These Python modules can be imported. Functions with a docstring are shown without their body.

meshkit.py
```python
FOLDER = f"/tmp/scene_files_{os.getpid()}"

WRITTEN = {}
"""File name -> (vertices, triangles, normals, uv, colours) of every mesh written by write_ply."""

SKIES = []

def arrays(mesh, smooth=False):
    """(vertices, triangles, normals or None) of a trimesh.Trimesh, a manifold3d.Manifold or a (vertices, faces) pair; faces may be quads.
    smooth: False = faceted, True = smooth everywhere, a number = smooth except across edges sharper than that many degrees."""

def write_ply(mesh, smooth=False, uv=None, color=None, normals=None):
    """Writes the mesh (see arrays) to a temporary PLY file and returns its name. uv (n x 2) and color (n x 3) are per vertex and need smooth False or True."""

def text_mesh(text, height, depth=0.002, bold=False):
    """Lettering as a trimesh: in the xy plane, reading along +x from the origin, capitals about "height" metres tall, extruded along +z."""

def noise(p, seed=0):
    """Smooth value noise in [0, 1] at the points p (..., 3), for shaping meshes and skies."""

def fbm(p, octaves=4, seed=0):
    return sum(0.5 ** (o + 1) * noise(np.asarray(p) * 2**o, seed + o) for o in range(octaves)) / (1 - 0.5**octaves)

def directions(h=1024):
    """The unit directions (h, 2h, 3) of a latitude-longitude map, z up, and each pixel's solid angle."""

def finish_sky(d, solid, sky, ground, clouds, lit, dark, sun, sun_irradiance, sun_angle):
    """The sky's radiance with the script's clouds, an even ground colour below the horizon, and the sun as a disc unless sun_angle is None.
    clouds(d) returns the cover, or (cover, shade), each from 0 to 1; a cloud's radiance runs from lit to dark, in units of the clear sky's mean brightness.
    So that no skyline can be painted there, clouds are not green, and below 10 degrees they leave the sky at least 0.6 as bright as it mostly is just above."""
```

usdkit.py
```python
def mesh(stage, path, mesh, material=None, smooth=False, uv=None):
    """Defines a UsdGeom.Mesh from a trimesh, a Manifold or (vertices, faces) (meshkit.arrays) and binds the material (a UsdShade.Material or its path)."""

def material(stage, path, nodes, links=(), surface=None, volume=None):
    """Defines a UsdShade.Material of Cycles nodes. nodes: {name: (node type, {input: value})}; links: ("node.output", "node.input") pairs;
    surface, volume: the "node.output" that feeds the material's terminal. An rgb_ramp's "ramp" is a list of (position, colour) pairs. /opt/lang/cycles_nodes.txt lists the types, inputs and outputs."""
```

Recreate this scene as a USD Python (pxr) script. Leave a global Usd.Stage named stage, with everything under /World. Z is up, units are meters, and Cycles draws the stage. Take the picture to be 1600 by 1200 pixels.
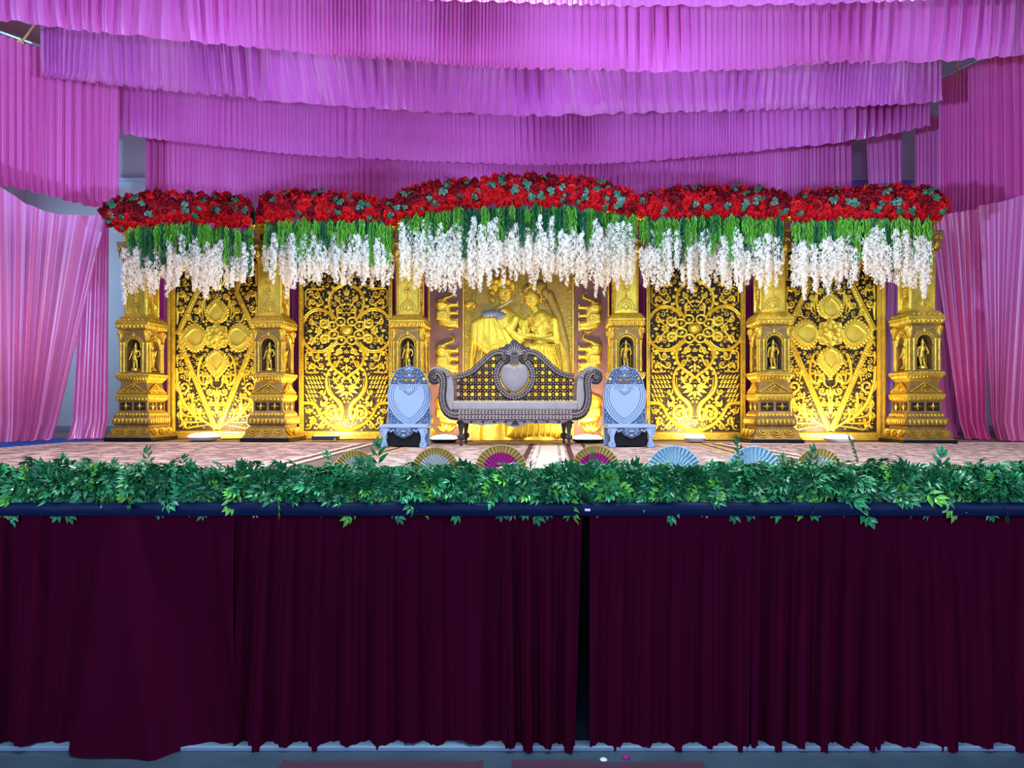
import math, random
import numpy as np, trimesh, shapely, manifold3d as m3, usdkit, meshkit
from shapely.geometry import Polygon, LineString, Point
from scipy.spatial import cKDTree, Delaunay
from pxr import Usd, UsdGeom, UsdLux, UsdShade, Gf, Sdf

stage = Usd.Stage.CreateInMemory()
world = UsdGeom.Xform.Define(stage, '/World')
PI = math.pi
F, HY = 1050.0, 630.0            # focal length in pixels of a 1600 wide picture, row of the horizon
EYE, ZS = 1.75, 1.25             # eye height, height of the stage deck

# ------------------------------------------------------------------ camera, light
cam = UsdGeom.Camera.Define(stage, '/World/camera')
cam.CreateHorizontalApertureAttr(36.0)
cam.CreateFocalLengthAttr(36.0 * F / 1600)
cam.CreateVerticalApertureOffsetAttr(36.0 * 30 / 1600)
cam.CreateExposureAttr(0.0)
cam.AddTranslateOp().Set((0, 0, EYE)); cam.AddRotateXOp().Set(90)

def look_matrix(p, q):
    z = np.array(p, float) - np.array(q, float); z /= np.linalg.norm(z)
    x = np.cross([0, 0, 1.0], z)
    if np.linalg.norm(x) < 1e-6: x = np.array([1.0, 0, 0])
    x /= np.linalg.norm(x); y = np.cross(z, x)
    m = np.eye(4); m[0, :3], m[1, :3], m[2, :3], m[3, :3] = x, y, z, p
    return Gf.Matrix4d(*m.ravel().tolist())

def rect_light(name, p, q, w, h, power, color, cone=None):
    l = UsdLux.RectLight.Define(stage, '/World/' + name)
    l.CreateWidthAttr(w); l.CreateHeightAttr(h); l.CreateIntensityAttr(power); l.CreateColorAttr(Gf.Vec3f(*color))
    if cone: UsdLux.ShapingAPI.Apply(l.GetPrim()).CreateShapingConeAngleAttr(cone)
    l.AddTransformOp().Set(look_matrix(p, q))

def disk_light(name, p, q, r, power, color, parent=None):
    l = UsdLux.DiskLight.Define(stage, (parent.GetPath().pathString if parent is not None else '/World') + '/' + name)
    l.CreateRadiusAttr(r); l.CreateIntensityAttr(power); l.CreateColorAttr(Gf.Vec3f(*color))
    l.AddTransformOp().Set(look_matrix(p, q))

dome = UsdLux.DomeLight.Define(stage, '/World/hall_ambient'); dome.CreateIntensityAttr(0.10); dome.CreateColorAttr(Gf.Vec3f(0.50, 0.62, 1.0))
PAR = 4900.0
BLUE = (0.44, 0.56, 1.0)
for i, (x, y, z) in enumerate(((-5.5, -1.5, 2.5), (0.0, -3.0, 2.7), (5.5, -1.5, 2.5))):       # the hall's bluish LED banks, facing the stage
    rect_light('hall_bank_light_%03d' % i, (x, y, z), (x * 0.75, 9.5, 6.4), 2.4, 1.0, 27.0, BLUE)
for i, x in enumerate((-7.2, -4.8, -2.4, 0.0, 2.4, 4.8, 7.2)):      # LED par cans that wash the ceiling drapes
    l = UsdLux.SphereLight.Define(stage, '/World/par_can_light_%03d' % i); l.CreateRadiusAttr(0.15); l.CreateIntensityAttr(PAR); l.CreateColorAttr(Gf.Vec3f(0.33, 0.60, 1.0))
    sh = UsdLux.ShapingAPI.Apply(l.GetPrim()); sh.CreateShapingConeAngleAttr(15.0); sh.CreateShapingConeSoftnessAttr(0.4)
    l.AddTransformOp().Set(look_matrix(((-6.8 if i % 2 else 6.8) if abs(x) < 6 else -x, -0.3 - .15 * i, 1.35), (x * 1.05, 9.0, 6.6)))
rect_light('garland_batten_light', (0, 2.9, 5.4), (0, 3.6, 1.3), 5.0, 0.3, 60.0, (0.60, 0.95, 1.0))
for i, x in enumerate((-4.2, 0.0, 4.2)):       # ceiling spots over the stage
    l = UsdLux.SphereLight.Define(stage, '/World/ceiling_spot_light_%03d' % i); l.CreateRadiusAttr(0.18); l.CreateIntensityAttr(560.0); l.CreateColorAttr(Gf.Vec3f(1.0, 0.84, 0.80))
    sh = UsdLux.ShapingAPI.Apply(l.GetPrim()); sh.CreateShapingConeAngleAttr(46.0); sh.CreateShapingConeSoftnessAttr(0.5)
    l.AddTransformOp().Set(look_matrix((x, 4.7, 6.8), (x, 5.6, 1.2)))
rect_light('side_window_light', (-8.5, 10.4, 3.5), (-5.0, 10.9, 3.0), 1.6, 2.2, 6.5, (0.40, 0.76, 1.0))
WARM = (1.0, 0.80, 0.48)

# ------------------------------------------------------------------ prims, names
used = {}
def path_for(name, parent=None):
    base = parent.GetPath().pathString if parent is not None else '/World'
    k = (base, name); n = used.get(k, 0); used[k] = n + 1
    return base + '/' + (name if n == 0 else '%s_%03d' % (name, n))

def tag(p, label=None, cat=None, group=None, kind=None):
    p = p.GetPrim() if hasattr(p, 'GetPrim') else p
    for k, v in (('label', label), ('category', cat), ('group', group), ('kind', kind)):
        if v: p.SetCustomDataByKey(k, v)
    return p

def obj(name, mesh, mat, parent=None, smooth=35, label=None, cat=None, group=None, kind=None):
    m = usdkit.mesh(stage, path_for(name, parent), mesh, mat, smooth=smooth)
    return tag(m.GetPrim(), label, cat, group, kind)

def thing(name, label, cat, loc=(0, 0, 0), rz=0.0, group=None):
    x = UsdGeom.Xform.Define(stage, path_for(name))
    x.AddTranslateOp().Set(Gf.Vec3d(*map(float, loc))); x.AddRotateZOp().Set(float(rz))
    return tag(x.GetPrim(), label, cat, group)

def dup(root, name, label, loc, rz=0.0, group=None):
    c = root.GetCustomData()
    r = thing(name, label, c['category'], loc, rz, group or c.get('group'))
    r.GetReferences().AddInternalReference(root.GetPath()); r.SetInstanceable(True)
    return r

# ------------------------------------------------------------------ mesh helpers
def cat(ms):
    ms = [m for m in ms if m is not None and len(m[0])]
    vs, fs, n = [], [], 0
    for v, f in ms:
        vs.append(v); fs.append(np.asarray(f) + n); n += len(v)
    return np.vstack(vs), np.vstack(fs)

def tri(q):
    q = np.asarray(q)
    return np.vstack([q[:, [0, 1, 2]], q[:, [0, 2, 3]]])

def mv(m, t=(0, 0, 0), s=1.0, rz=0.0, R=None):
    v = np.asarray(m[0], float) * s
    if rz:
        c, n = math.cos(rz), math.sin(rz)
        v = np.stack([v[:, 0] * c - v[:, 1] * n, v[:, 0] * n + v[:, 1] * c, v[:, 2]], 1)
    if R is not None: v = v @ np.asarray(R).T
    return v + np.asarray(t, float), m[1]

def tm(m): return np.array(m.vertices), np.array(m.faces)
def mf(m):
    k = m.to_mesh(); return np.array(k.vert_properties[:, :3], float), np.array(k.tri_verts, int)

def box(c, s, b=0.0):
    s = np.asarray(s, float) / 2
    if b <= 0:
        return mv(tm(trimesh.creation.box(s * 2)), c)
    pts = []
    for sx in (-1, 1):
        for sy in (-1, 1):
            for sz in (-1, 1):
                for k in range(3):
                    p = np.array([sx, sy, sz]) * (s - b); p[k] += (sx, sy, sz)[k] * b; pts.append(p)
    return mv(mf(m3.Manifold.hull_points(np.array(pts))), c)

def grid_faces(nu, nv, closed_u=False):
    i, j = np.meshgrid(np.arange(nu - (0 if closed_u else 1)), np.arange(nv - 1), indexing='ij')
    i2 = (i + 1) % nu
    return tri(np.stack([i * nv + j, i2 * nv + j, i2 * nv + j + 1, i * nv + j + 1], -1).reshape(-1, 4))

def loft_sq(profile, ch=0.12):
    """square mouldings: profile of (half width, z); corners lightly chamfered; capped"""
    ring = []
    for sx, sy in ((1, -1), (1, 1), (-1, 1), (-1, -1)):
        a = (sx, sy * (1 - ch)) if sx * sy < 0 else (sx * (1 - ch), sy)
        b = (sx * (1 - ch), sy) if sx * sy < 0 else (sx, sy * (1 - ch))
        ring += [b, a]
    ring = np.array(ring); o = np.argsort(np.arctan2(ring[:, 1], ring[:, 0])); ring = ring[o]
    v = np.array([[[x * w, y * w, z] for w, z in profile] for x, y in ring]).reshape(-1, 3)
    n, k = len(ring), len(profile)
    f = grid_faces(n, k, True)
    v = np.vstack([v, [[0, 0, profile[0][1]], [0, 0, profile[-1][1]]]]); e = n * k
    cap = [[e, ((i + 1) % n) * k, i * k] for i in range(n)] + [[e + 1, i * k + k - 1, ((i + 1) % n) * k + k - 1] for i in range(n)]
    return v, np.vstack([f, cap])

def lathe(profile, n=16, a0=0, a1=2 * PI):
    ang = np.linspace(a0, a1, n, endpoint=False)
    v = np.array([[[r * math.cos(a), r * math.sin(a), z] for r, z in profile] for a in ang]).reshape(-1, 3)
    return v, grid_faces(n, len(profile), True)

def tube(pts, r, n=6):
    v, f = __import__('common').tube(pts, r, n) if False else _tube(np.asarray(pts, float), r, n)
    return v, f

def _tube(p, r, n):
    t = np.gradient(p, axis=0); t /= np.linalg.norm(t, axis=1, keepdims=True) + 1e-12
    a = np.cross(t, np.where(np.abs(t[:, 2:]) < 0.9, [0, 0, 1.0], [1.0, 0, 0])); a /= np.linalg.norm(a, axis=1, keepdims=True) + 1e-12
    b = np.cross(t, a); ang = np.arange(n) * 2 * PI / n
    rr = np.broadcast_to(r, (len(p),))[:, None, None]
    v = p[:, None] + rr * (np.cos(ang)[None, :, None] * a[:, None] + np.sin(ang)[None, :, None] * b[:, None])
    k = len(p); v = v.transpose(1, 0, 2).reshape(-1, 3)
    f = grid_faces(n, k, True)
    v = np.vstack([v, p[0], p[-1]])
    e = n * k
    cap = [[e, i * k, ((i + 1) % n) * k] for i in range(n)] + [[e + 1, ((i + 1) % n) * k + k - 1, i * k + k - 1] for i in range(n)]
    return v, np.vstack([f, cap])

def ball(c, r, sub=1):
    m = trimesh.creation.icosphere(sub, 1.0)
    return mv((np.array(m.vertices) * np.asarray(r), np.array(m.faces)), c)

def stand(m, v0=0.0):
    """flat work (a, b, height towards the viewer) -> upright, facing -y"""
    v = np.asarray(m[0], float)
    return np.stack([v[:, 0], v0 - v[:, 2], v[:, 1]], 1), m[1]

def resample(p, n, closed=False):
    p = np.asarray(p, float)
    if closed: p = np.vstack([p, p[:1]])
    d = np.r_[0, np.cumsum(np.linalg.norm(np.diff(p, axis=0), axis=1))]
    t = np.linspace(0, d[-1], n, endpoint=not closed)
    return np.stack([np.interp(t, d, p[:, k]) for k in range(p.shape[1])], 1)

def smooth_path(p, n=32, closed=False):
    """Catmull-Rom through the points"""
    p = np.asarray(p, float)
    q = np.vstack([p[-1:], p, p[:2]]) if closed else np.vstack([2 * p[:1] - p[1:2], p, 2 * p[-1:] - p[-2:-1]])
    out, m = [], len(p) if closed else len(p) - 1
    for i in range(m):
        a, b, c, d = q[i:i + 4]; t = np.linspace(0, 1, 9)[:-1, None]
        out.append(0.5 * (2 * b + (c - a) * t + (2 * a - 5 * b + 4 * c - d) * t ** 2 + (3 * b - a - 3 * c + d) * t ** 3))
    out = np.vstack(out + ([] if closed else [p[-1:]]))
    return resample(out, n, closed)

def ribbon(path, w, h, closed=False, h0=0.0, groove=False):
    """a carved band lying on the ground plane of flat work: rounded ridge along the path"""
    p = np.asarray(path, float); n = len(p)
    t = (np.roll(p, -1, 0) - np.roll(p, 1, 0)) if closed else np.gradient(p, axis=0)
    t /= np.linalg.norm(t, axis=1, keepdims=True) + 1e-12
    nn = np.stack([-t[:, 1], t[:, 0]], 1)
    w = np.broadcast_to(w, (n,)); h = np.broadcast_to(h, (n,))
    prof = [(-1, 0), (-.92, .55), (-.55, .95), (0, .5), (.55, .95), (.92, .55), (1, 0)] if groove else [(-1, 0), (-.85, .6), (-.35, 1), (.35, 1), (.85, .6), (1, 0)]
    v = np.array([[np.r_[p[i] - nn[i] * a * w[i], h0 + b * h[i]] for a, b in prof] for i in range(n)]).reshape(-1, 3)
    f = grid_faces(n, len(prof), closed)
    return v, f

def spiral(cx, cy, r, turns, a0, d, n=26, inner=0.16):
    t = np.linspace(0, 1, n); a = a0 + d * t * turns * 2 * PI; rr = r * (1 - (1 - inner) * t ** 0.85)
    return np.stack([cx + rr * np.cos(a), cy + rr * np.sin(a)], 1)

def curl(tail, cx, cy, r, turns, a0, d, w, h, n=40, h0=0.0):
    """a scroll: a tail that runs into a spiral, tapering out at the tail and ending in a bud"""
    s = spiral(cx, cy, r, turns, a0, d)
    p = smooth_path(np.vstack([np.asarray(tail, float).reshape(-1, 2), s]), n)
    t = np.linspace(0, 1, n); ww = w * (0.35 + 0.65 * np.minimum(1, t * 3)) * (1 - 0.45 * t)
    m = ribbon(p, ww, h * (0.6 + 0.4 * np.sin(t * PI)), h0=h0)
    e = mv(ball((0, 0, 0), (w * .8, w * .8, h * 1.1)), (p[-1][0], p[-1][1], h0))
    return cat([m, e]), p

def dome2(poly, h, h0=0.0, prof=((1, 0), (.96, .45), (.82, .8), (.5, 1), (0, 1.05)), c=None):
    p = np.asarray(poly, float); c = p.mean(0) if c is None else np.asarray(c, float); n = len(p)
    rings = [np.c_[c + (p - c) * s, np.full(n, h0 + h * k)] for s, k in prof[:-1]]
    v = np.array(rings).transpose(1, 0, 2).reshape(-1, 3); k = len(rings)
    f = grid_faces(n, k, True)
    v = np.vstack([v, [[c[0], c[1], h0 + h * prof[-1][1]]]])
    return v, np.vstack([f, [[i * k + k - 1, ((i + 1) % n) * k + k - 1, len(v) - 1] for i in range(n)]])

DISH = ((1, 0), (.97, .8), (.9, 1), (.8, .95), (.72, .5), (0, .75))
def petal_pts(base, tip, hw, n=12, bulge=0.42):
    b, t = np.asarray(base, float), np.asarray(tip, float); d = t - b; L = np.linalg.norm(d); d /= L; nn = np.array([-d[1], d[0]])
    s = np.linspace(0, 1, n)
    w = hw * np.where(s < bulge, np.sin(np.minimum(s / bulge, 1) * PI / 2) ** .6, np.maximum(np.cos(np.clip((s - bulge) / (1 - bulge), 0, 1) * PI / 2), 0) ** 1.1)
    L1 = b + d * (s * L)[:, None] + nn * w[:, None]; R1 = b + d * (s * L)[:, None] - nn * w[:, None]
    return np.vstack([R1, L1[::-1][1:-1]])

def plate(poly, depth, h0=0.0):
    polys = [poly] if isinstance(poly, Polygon) else [g for g in getattr(poly, 'geoms', []) if isinstance(g, Polygon)]
    out = []
    for g in polys:
        if g.area < 1e-7: continue
        out.append(mv(tm(trimesh.creation.extrude_polygon(g, depth, engine='earcut')), (0, 0, h0)))
    return cat(out)

def puff(poly, h, R, step, h0=0.0):
    """an outline inflated into a relief"""
    poly = poly if isinstance(poly, Polygon) else Polygon(poly)
    poly = poly.buffer(0)
    b = np.array([poly.exterior.interpolate(d).coords[0] for d in np.arange(0, poly.exterior.length, step * .8)])
    x0, y0, x1, y1 = poly.bounds
    gx, gy = np.meshgrid(np.arange(x0, x1, step), np.arange(y0, y1, step)); gx = gx + (np.arange(gx.shape[0]) % 2)[:, None] * step / 2
    g = np.c_[gx.ravel(), gy.ravel()]
    pts = shapely.points(g); dist = shapely.distance(poly.exterior, pts); ins = shapely.contains(poly, pts) & (dist > step * .45)
    P = np.vstack([b, g[ins]]); d = np.r_[np.zeros(len(b)), dist[ins]]
    T = Delaunay(P).simplices
    T = T[shapely.contains(poly.buffer(1e-6), shapely.points(P[T].mean(1)))]
    a = P[T]; ar = (a[:, 1, 0] - a[:, 0, 0]) * (a[:, 2, 1] - a[:, 0, 1]) - (a[:, 1, 1] - a[:, 0, 1]) * (a[:, 2, 0] - a[:, 0, 0])
    T[ar < 0] = T[ar < 0][:, ::-1]
    k = np.minimum(1, d / R); z = h * np.sqrt(1 - (1 - k) ** 2)
    return np.c_[P, h0 + z], T

def noise1(x, seed):
    r = np.random.RandomState(seed).rand(4096); x = np.asarray(x, float) + 300; i = np.floor(x).astype(int); t = x - i; t = t * t * (3 - 2 * t)
    return r[i % 4096] * (1 - t) + r[(i + 1) % 4096] * t

def sph(c, r, n=16):
    r = np.broadcast_to(np.asarray(r, float), (3,))
    return m3.Manifold.sphere(1.0, n).scale(tuple(r)).translate(tuple(map(float, c)))
def cap(p, r, q, s, n=16): return m3.Manifold.batch_hull([sph(p, r, n), sph(q, s, n)])
def union(ms): return m3.Manifold.batch_boolean(ms, m3.OpType.Add)

def pix(x, y, D): return np.array([(x - 800) * D / F, D, EYE - (y - HY) * D / F])

# ------------------------------------------------------------------ materials
def mat(name, color, rough=0.5, metal=0.0, var=None, scale=20.0, bump=0.0, bscale=60.0, spec=0.5, island=None, sheen=0.0, emit=None):
    """principled; var: second colour mixed in by noise; island: colours by piece"""
    p = {'roughness': rough, 'metallic': metal, 'specular_ior_level': spec}
    nodes, links = {}, []
    if sheen: p['sheen_weight'] = sheen
    if emit: p['emission_color'] = emit[0]; p['emission_strength'] = emit[1]
    if island is not None:
        nodes['g'] = ('geometry', {}); nodes['r'] = ('rgb_ramp', {'ramp': island})
        links += [('g.random_per_island', 'r.fac'), ('r.color', 'p.base_color')]
    elif var is not None:
        nodes['c'] = ('texture_coordinate', {}); nodes['n'] = ('noise_texture', {'scale': scale, 'detail': 4.0, 'roughness': 0.6})
        nodes['r'] = ('rgb_ramp', {'ramp': [(0.35, color), (0.65, var)]})
        links += [('c.object', 'n.vector'), ('n.fac', 'r.fac'), ('r.color', 'p.base_color')]
    else:
        p['base_color'] = color
    if bump:
        nodes['bc'] = ('texture_coordinate', {}); nodes['bn'] = ('noise_texture', {'scale': bscale, 'detail': 3.0}); nodes['b'] = ('bump', {'strength': bump, 'distance': 0.01})
        links += [('bc.object', 'bn.vector'), ('bn.fac', 'b.height'), ('b.normal', 'p.normal')]
    nodes['p'] = ('principled_bsdf', p)
    return usdkit.material(stage, '/World/Looks/' + name, nodes, links, surface='p.BSDF')

def cloth(name, color, trans=0.25, gloss=0.12, rough=0.33, grough=0.28, clear=0.0):
    nodes = {'d': ('principled_bsdf', {'base_color': color, 'roughness': rough, 'specular_ior_level': 0.6}),
             't': ('translucent_bsdf', {'color': color}), 'g': ('glossy_bsdf', {'color': (0.85, 0.85, 1.0), 'roughness': grough}),
             'm': ('mix_closure', {'fac': trans}), 'm2': ('mix_closure', {'fac': gloss}),
             'x': ('transparent_bsdf', {'color': (1, 1, 1)}), 'm3': ('mix_closure', {'fac': clear})}
    links = [('d.BSDF', 'm.closure1'), ('t.BSDF', 'm.closure2'), ('m.closure', 'm2.closure1'), ('g.BSDF', 'm2.closure2'), ('m2.closure', 'm3.closure1'), ('x.BSDF', 'm3.closure2')]
    return usdkit.material(stage, '/World/Looks/' + name, nodes, links, surface='m3.closure' if clear else 'm2.closure')

GOLD = mat('antique_gold', (0.84, 0.58, 0.06), 0.33, 0.75, var=(0.62, 0.40, 0.05), scale=14, bump=0.25, bscale=90)
GOLD2 = mat('bright_gold', (0.92, 0.68, 0.07), 0.30, 0.75, var=(0.78, 0.54, 0.06), scale=18, bump=0.35, bscale=160)
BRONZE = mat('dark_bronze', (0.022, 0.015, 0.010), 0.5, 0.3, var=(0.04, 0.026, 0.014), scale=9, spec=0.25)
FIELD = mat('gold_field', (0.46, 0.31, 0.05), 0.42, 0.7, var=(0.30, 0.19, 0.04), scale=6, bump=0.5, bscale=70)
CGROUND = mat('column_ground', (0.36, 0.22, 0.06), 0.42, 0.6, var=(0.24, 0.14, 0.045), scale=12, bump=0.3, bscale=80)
MAUVE = mat('mauve_brown_paint', (0.20, 0.085, 0.075), 0.6, var=(0.15, 0.065, 0.06), scale=5)
PLINTH = mat('black_plinth_paint', (0.006, 0.006, 0.008), 0.5, spec=0.2)
PINK = cloth('pink_satin', (0.84, 0.11, 0.46), 0.28, 0.30, grough=0.30)
PINKS = cloth('shiny_pink_satin', (0.80, 0.11, 0.50), 0.22, 0.46, grough=0.20)
PINK2 = cloth('pink_drape', (0.88, 0.12, 0.44), 0.34, 0.16, grough=0.36)
SHEER = cloth('sheer_pink', (0.87, 0.18, 0.47), 0.42, 0.08, grough=0.4, clear=0.06)
BLUECLOTH = cloth('blue_violet_cloth', (0.35, 0.22, 0.75), 0.2, 0.1)
VELVET = mat('maroon_velvet', (0.056, 0.0014, 0.015), 0.9, spec=0.02)
NAVY = mat('navy_cloth', (0.004, 0.012, 0.05), 0.5, spec=0.15)
DECKBLUE = mat('blue_stage_carpet', (0.02, 0.09, 0.42), 0.85, spec=0.1)
DECKM = mat('brown_deck_carpet', (0.30, 0.19, 0.16), 0.9, var=(0.22, 0.14, 0.12), scale=9, spec=.1)
WALL = mat('grey_wall_paint', (0.55, 0.57, 0.60), 0.75)
CEIL = mat('brown_ceiling_paint', (0.50, 0.24, 0.24), 0.8)
FLOORM = mat('grey_floor_tile', (0.06, 0.085, 0.12), 0.4, var=(0.045, 0.06, 0.09), scale=3)
STRIP = mat('pale_strip', (0.45, 0.55, 0.65), 0.4)
STRIP2 = mat('dull_base_strip', (0.22, 0.31, 0.40), 0.4)
STEEL = mat('grey_pipe', (0.45, 0.45, 0.48), 0.35, 0.6)
ROPE = mat('yellow_rope', (0.65, 0.38, 0.10), 0.8)
WHITE = mat('white_plastic', (0.8, 0.8, 0.8), 0.4)
BLACK = mat('black_metal', (0.02, 0.02, 0.022), 0.4, 0.2)
SILVERDARK = mat('dark_silver_carving', (0.055, 0.042, 0.045), 0.45, 0.3)
SILVER = mat('aged_silver', (0.36, 0.29, 0.27), 0.38, 0.35, var=(0.26, 0.21, 0.20), scale=30)
SEATM = mat('silver_grey_satin', (0.38, 0.33, 0.33), 0.32, var=(0.32, 0.28, 0.28), scale=12)
CHAIRW = mat('pale_blue_lacquer', (0.33, 0.45, 0.66), 0.35)
CHAIRG = mat('slate_groove_paint', (0.06, 0.09, 0.18), 0.6)
ROSES = [mat('red_rose_%s' % k, c, 0.55, var=d, scale=40, spec=0.2) for k, c, d in (('bright', (0.66, 0.006, 0.008), (0.46, 0.003, 0.006)), ('deep', (0.38, 0.003, 0.008), (0.24, 0.002, 0.006)), ('dark', (0.22, 0.002, 0.007), (0.12, 0.001, 0.005)))]
LEAFM = mat('rose_leaf', (0.1, 0.2, 0.1), 0.4, island=[(0, (0.03, 0.10, 0.05)), (.4, (0.05, 0.16, 0.06)), (.7, (0.16, 0.38, 0.08)), (1, (0.42, 0.54, 0.28))])
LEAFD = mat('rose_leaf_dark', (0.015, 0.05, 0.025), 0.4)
FRONDM = mat('frond_light_green', (0.2, 0.5, 0.03), 0.45, island=[(0, (0.14, 0.40, 0.03)), (.5, (0.34, 0.62, 0.02)), (1, (0.50, 0.70, 0.08))])
FRONDD = mat('frond_dark_green', (0.05, 0.2, 0.06), 0.45, island=[(0, (0.018, 0.13, 0.04)), (.6, (0.05, 0.24, 0.06)), (1, (0.20, 0.42, 0.04))])
PETAL = usdkit.material(stage, '/World/Looks/white_petal', {'g': ('geometry', {}), 'r': ('rgb_ramp', {'ramp': [(0, (0.93, 0.86, 0.74)), (1, (0.98, 0.95, 0.88))]}), 'd': ('diffuse_bsdf', {}), 't': ('translucent_bsdf', {}), 'm': ('mix_closure', {'fac': 0.28})},
    [('g.random_per_island', 'r.fac'), ('r.color', 'd.color'), ('r.color', 't.color'), ('d.BSDF', 'm.closure1'), ('t.BSDF', 'm.closure2')], surface='m.closure')
GARL = mat('garland_leaf', (0.05, 0.3, 0.1), 0.32, island=[(0, (0.015, 0.17, 0.05)), (.35, (0.03, 0.33, 0.10)), (.7, (0.06, 0.45, 0.10)), (1, (0.22, 0.60, 0.05))], spec=0.7)
GARL_V = [mat('garland_leaf_%s' % k, c, 0.32, spec=0.7) for k, c in (('deep', (0.02, 0.24, 0.08)), ('mid', (0.04, 0.40, 0.12)), ('fresh', (0.16, 0.55, 0.05)))]
LENS = mat('lit_lens', (0.9, 0.9, 0.85), 0.4, emit=((1.0, 0.93, 0.80), 6.0))

# ------------------------------------------------------------------ setting
XL, XR, YB, ZC = -8.6, 8.6, 11.9, 7.9
obj('floor', box((0, 4.0, -0.05), (18, 17, 0.1)), FLOORM, smooth=False, kind='structure')
obj('wall_back', box((0, YB + 0.1, ZC / 2), (XR - XL + .4, 0.2, ZC)), WALL, smooth=False, kind='structure')
obj('wall_left', box((XL - 0.1, 7.2, ZC / 2), (0.2, 9.6, ZC)), WALL, smooth=False, kind='structure')
obj('wall_right', box((XR + 0.1, 7.2, ZC / 2), (0.2, 9.6, ZC)), WALL, smooth=False, kind='structure')
obj('ceiling', box((0, 8.4, ZC + 0.1), (XR - XL + .4, 7.2, 0.2)), CEIL, smooth=False, kind='structure')
obj('baseboard_back', box((0, YB - 0.012, ZS + 0.05), (XR - XL, 0.024, 0.10), 0.004), mat('baseboard_paint', (0.25, 0.28, 0.33), 0.5), kind='structure')
zl = EYE + (630 - 282) * YB / F
obj('trim_1', box((0, YB - 0.05, zl), (XR - XL, 0.10, 0.05), 0.01), STRIP, kind='structure')

# stage: deck, navy fascia, base strip
YF = 3.36
st = thing('stage', 'raised stage deck in brown carpet with a navy cloth front edge', 'stage', (0, 0, 0))
obj('deck', box((0, (YF + YB) / 2, ZS - 0.03), (17, YB - YF - .02, 0.06), 0.005), DECKM, st, smooth=False)
fx = np.linspace(-4.2, 4.2, 160); fv = []
for x in fx:
    w = 0.004 * math.sin(x * 9) + 0.003 * math.sin(x * 23 + 1)
    fv.append([[x, YF + .02, ZS + .003], [x, YF - 0.005 + w, ZS + .002], [x, YF - 0.016 + w, ZS - 0.014], [x, YF - 0.02 + w * 2, ZS - 0.06], [x, YF + .01, ZS - 0.064]])
obj('fascia', (np.array(fv).reshape(-1, 3), grid_faces(160, 5)), NAVY, st, smooth=True, label='navy cloth edge band')
obj('base_strip', box((0, YF + 0.05, 0.012), (8.4, 0.07, 0.024), 0.004), STRIP2, st)
for x in (-3.4, -1.7, 0.35, 1.9, 3.4):
    obj('support_leg', tube([[x, YF + .7, 0], [x, YF + .7, ZS - .06]], 0.04, 8), BLACK, st)

tag(obj('floor_cloth', box((-6.75, 7.4, ZS + .003), (2.35, 4.2, .004)), DECKBLUE, smooth=False), 'bright blue floor cloth on the stage under the left drapes', 'floor cloth')
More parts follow.
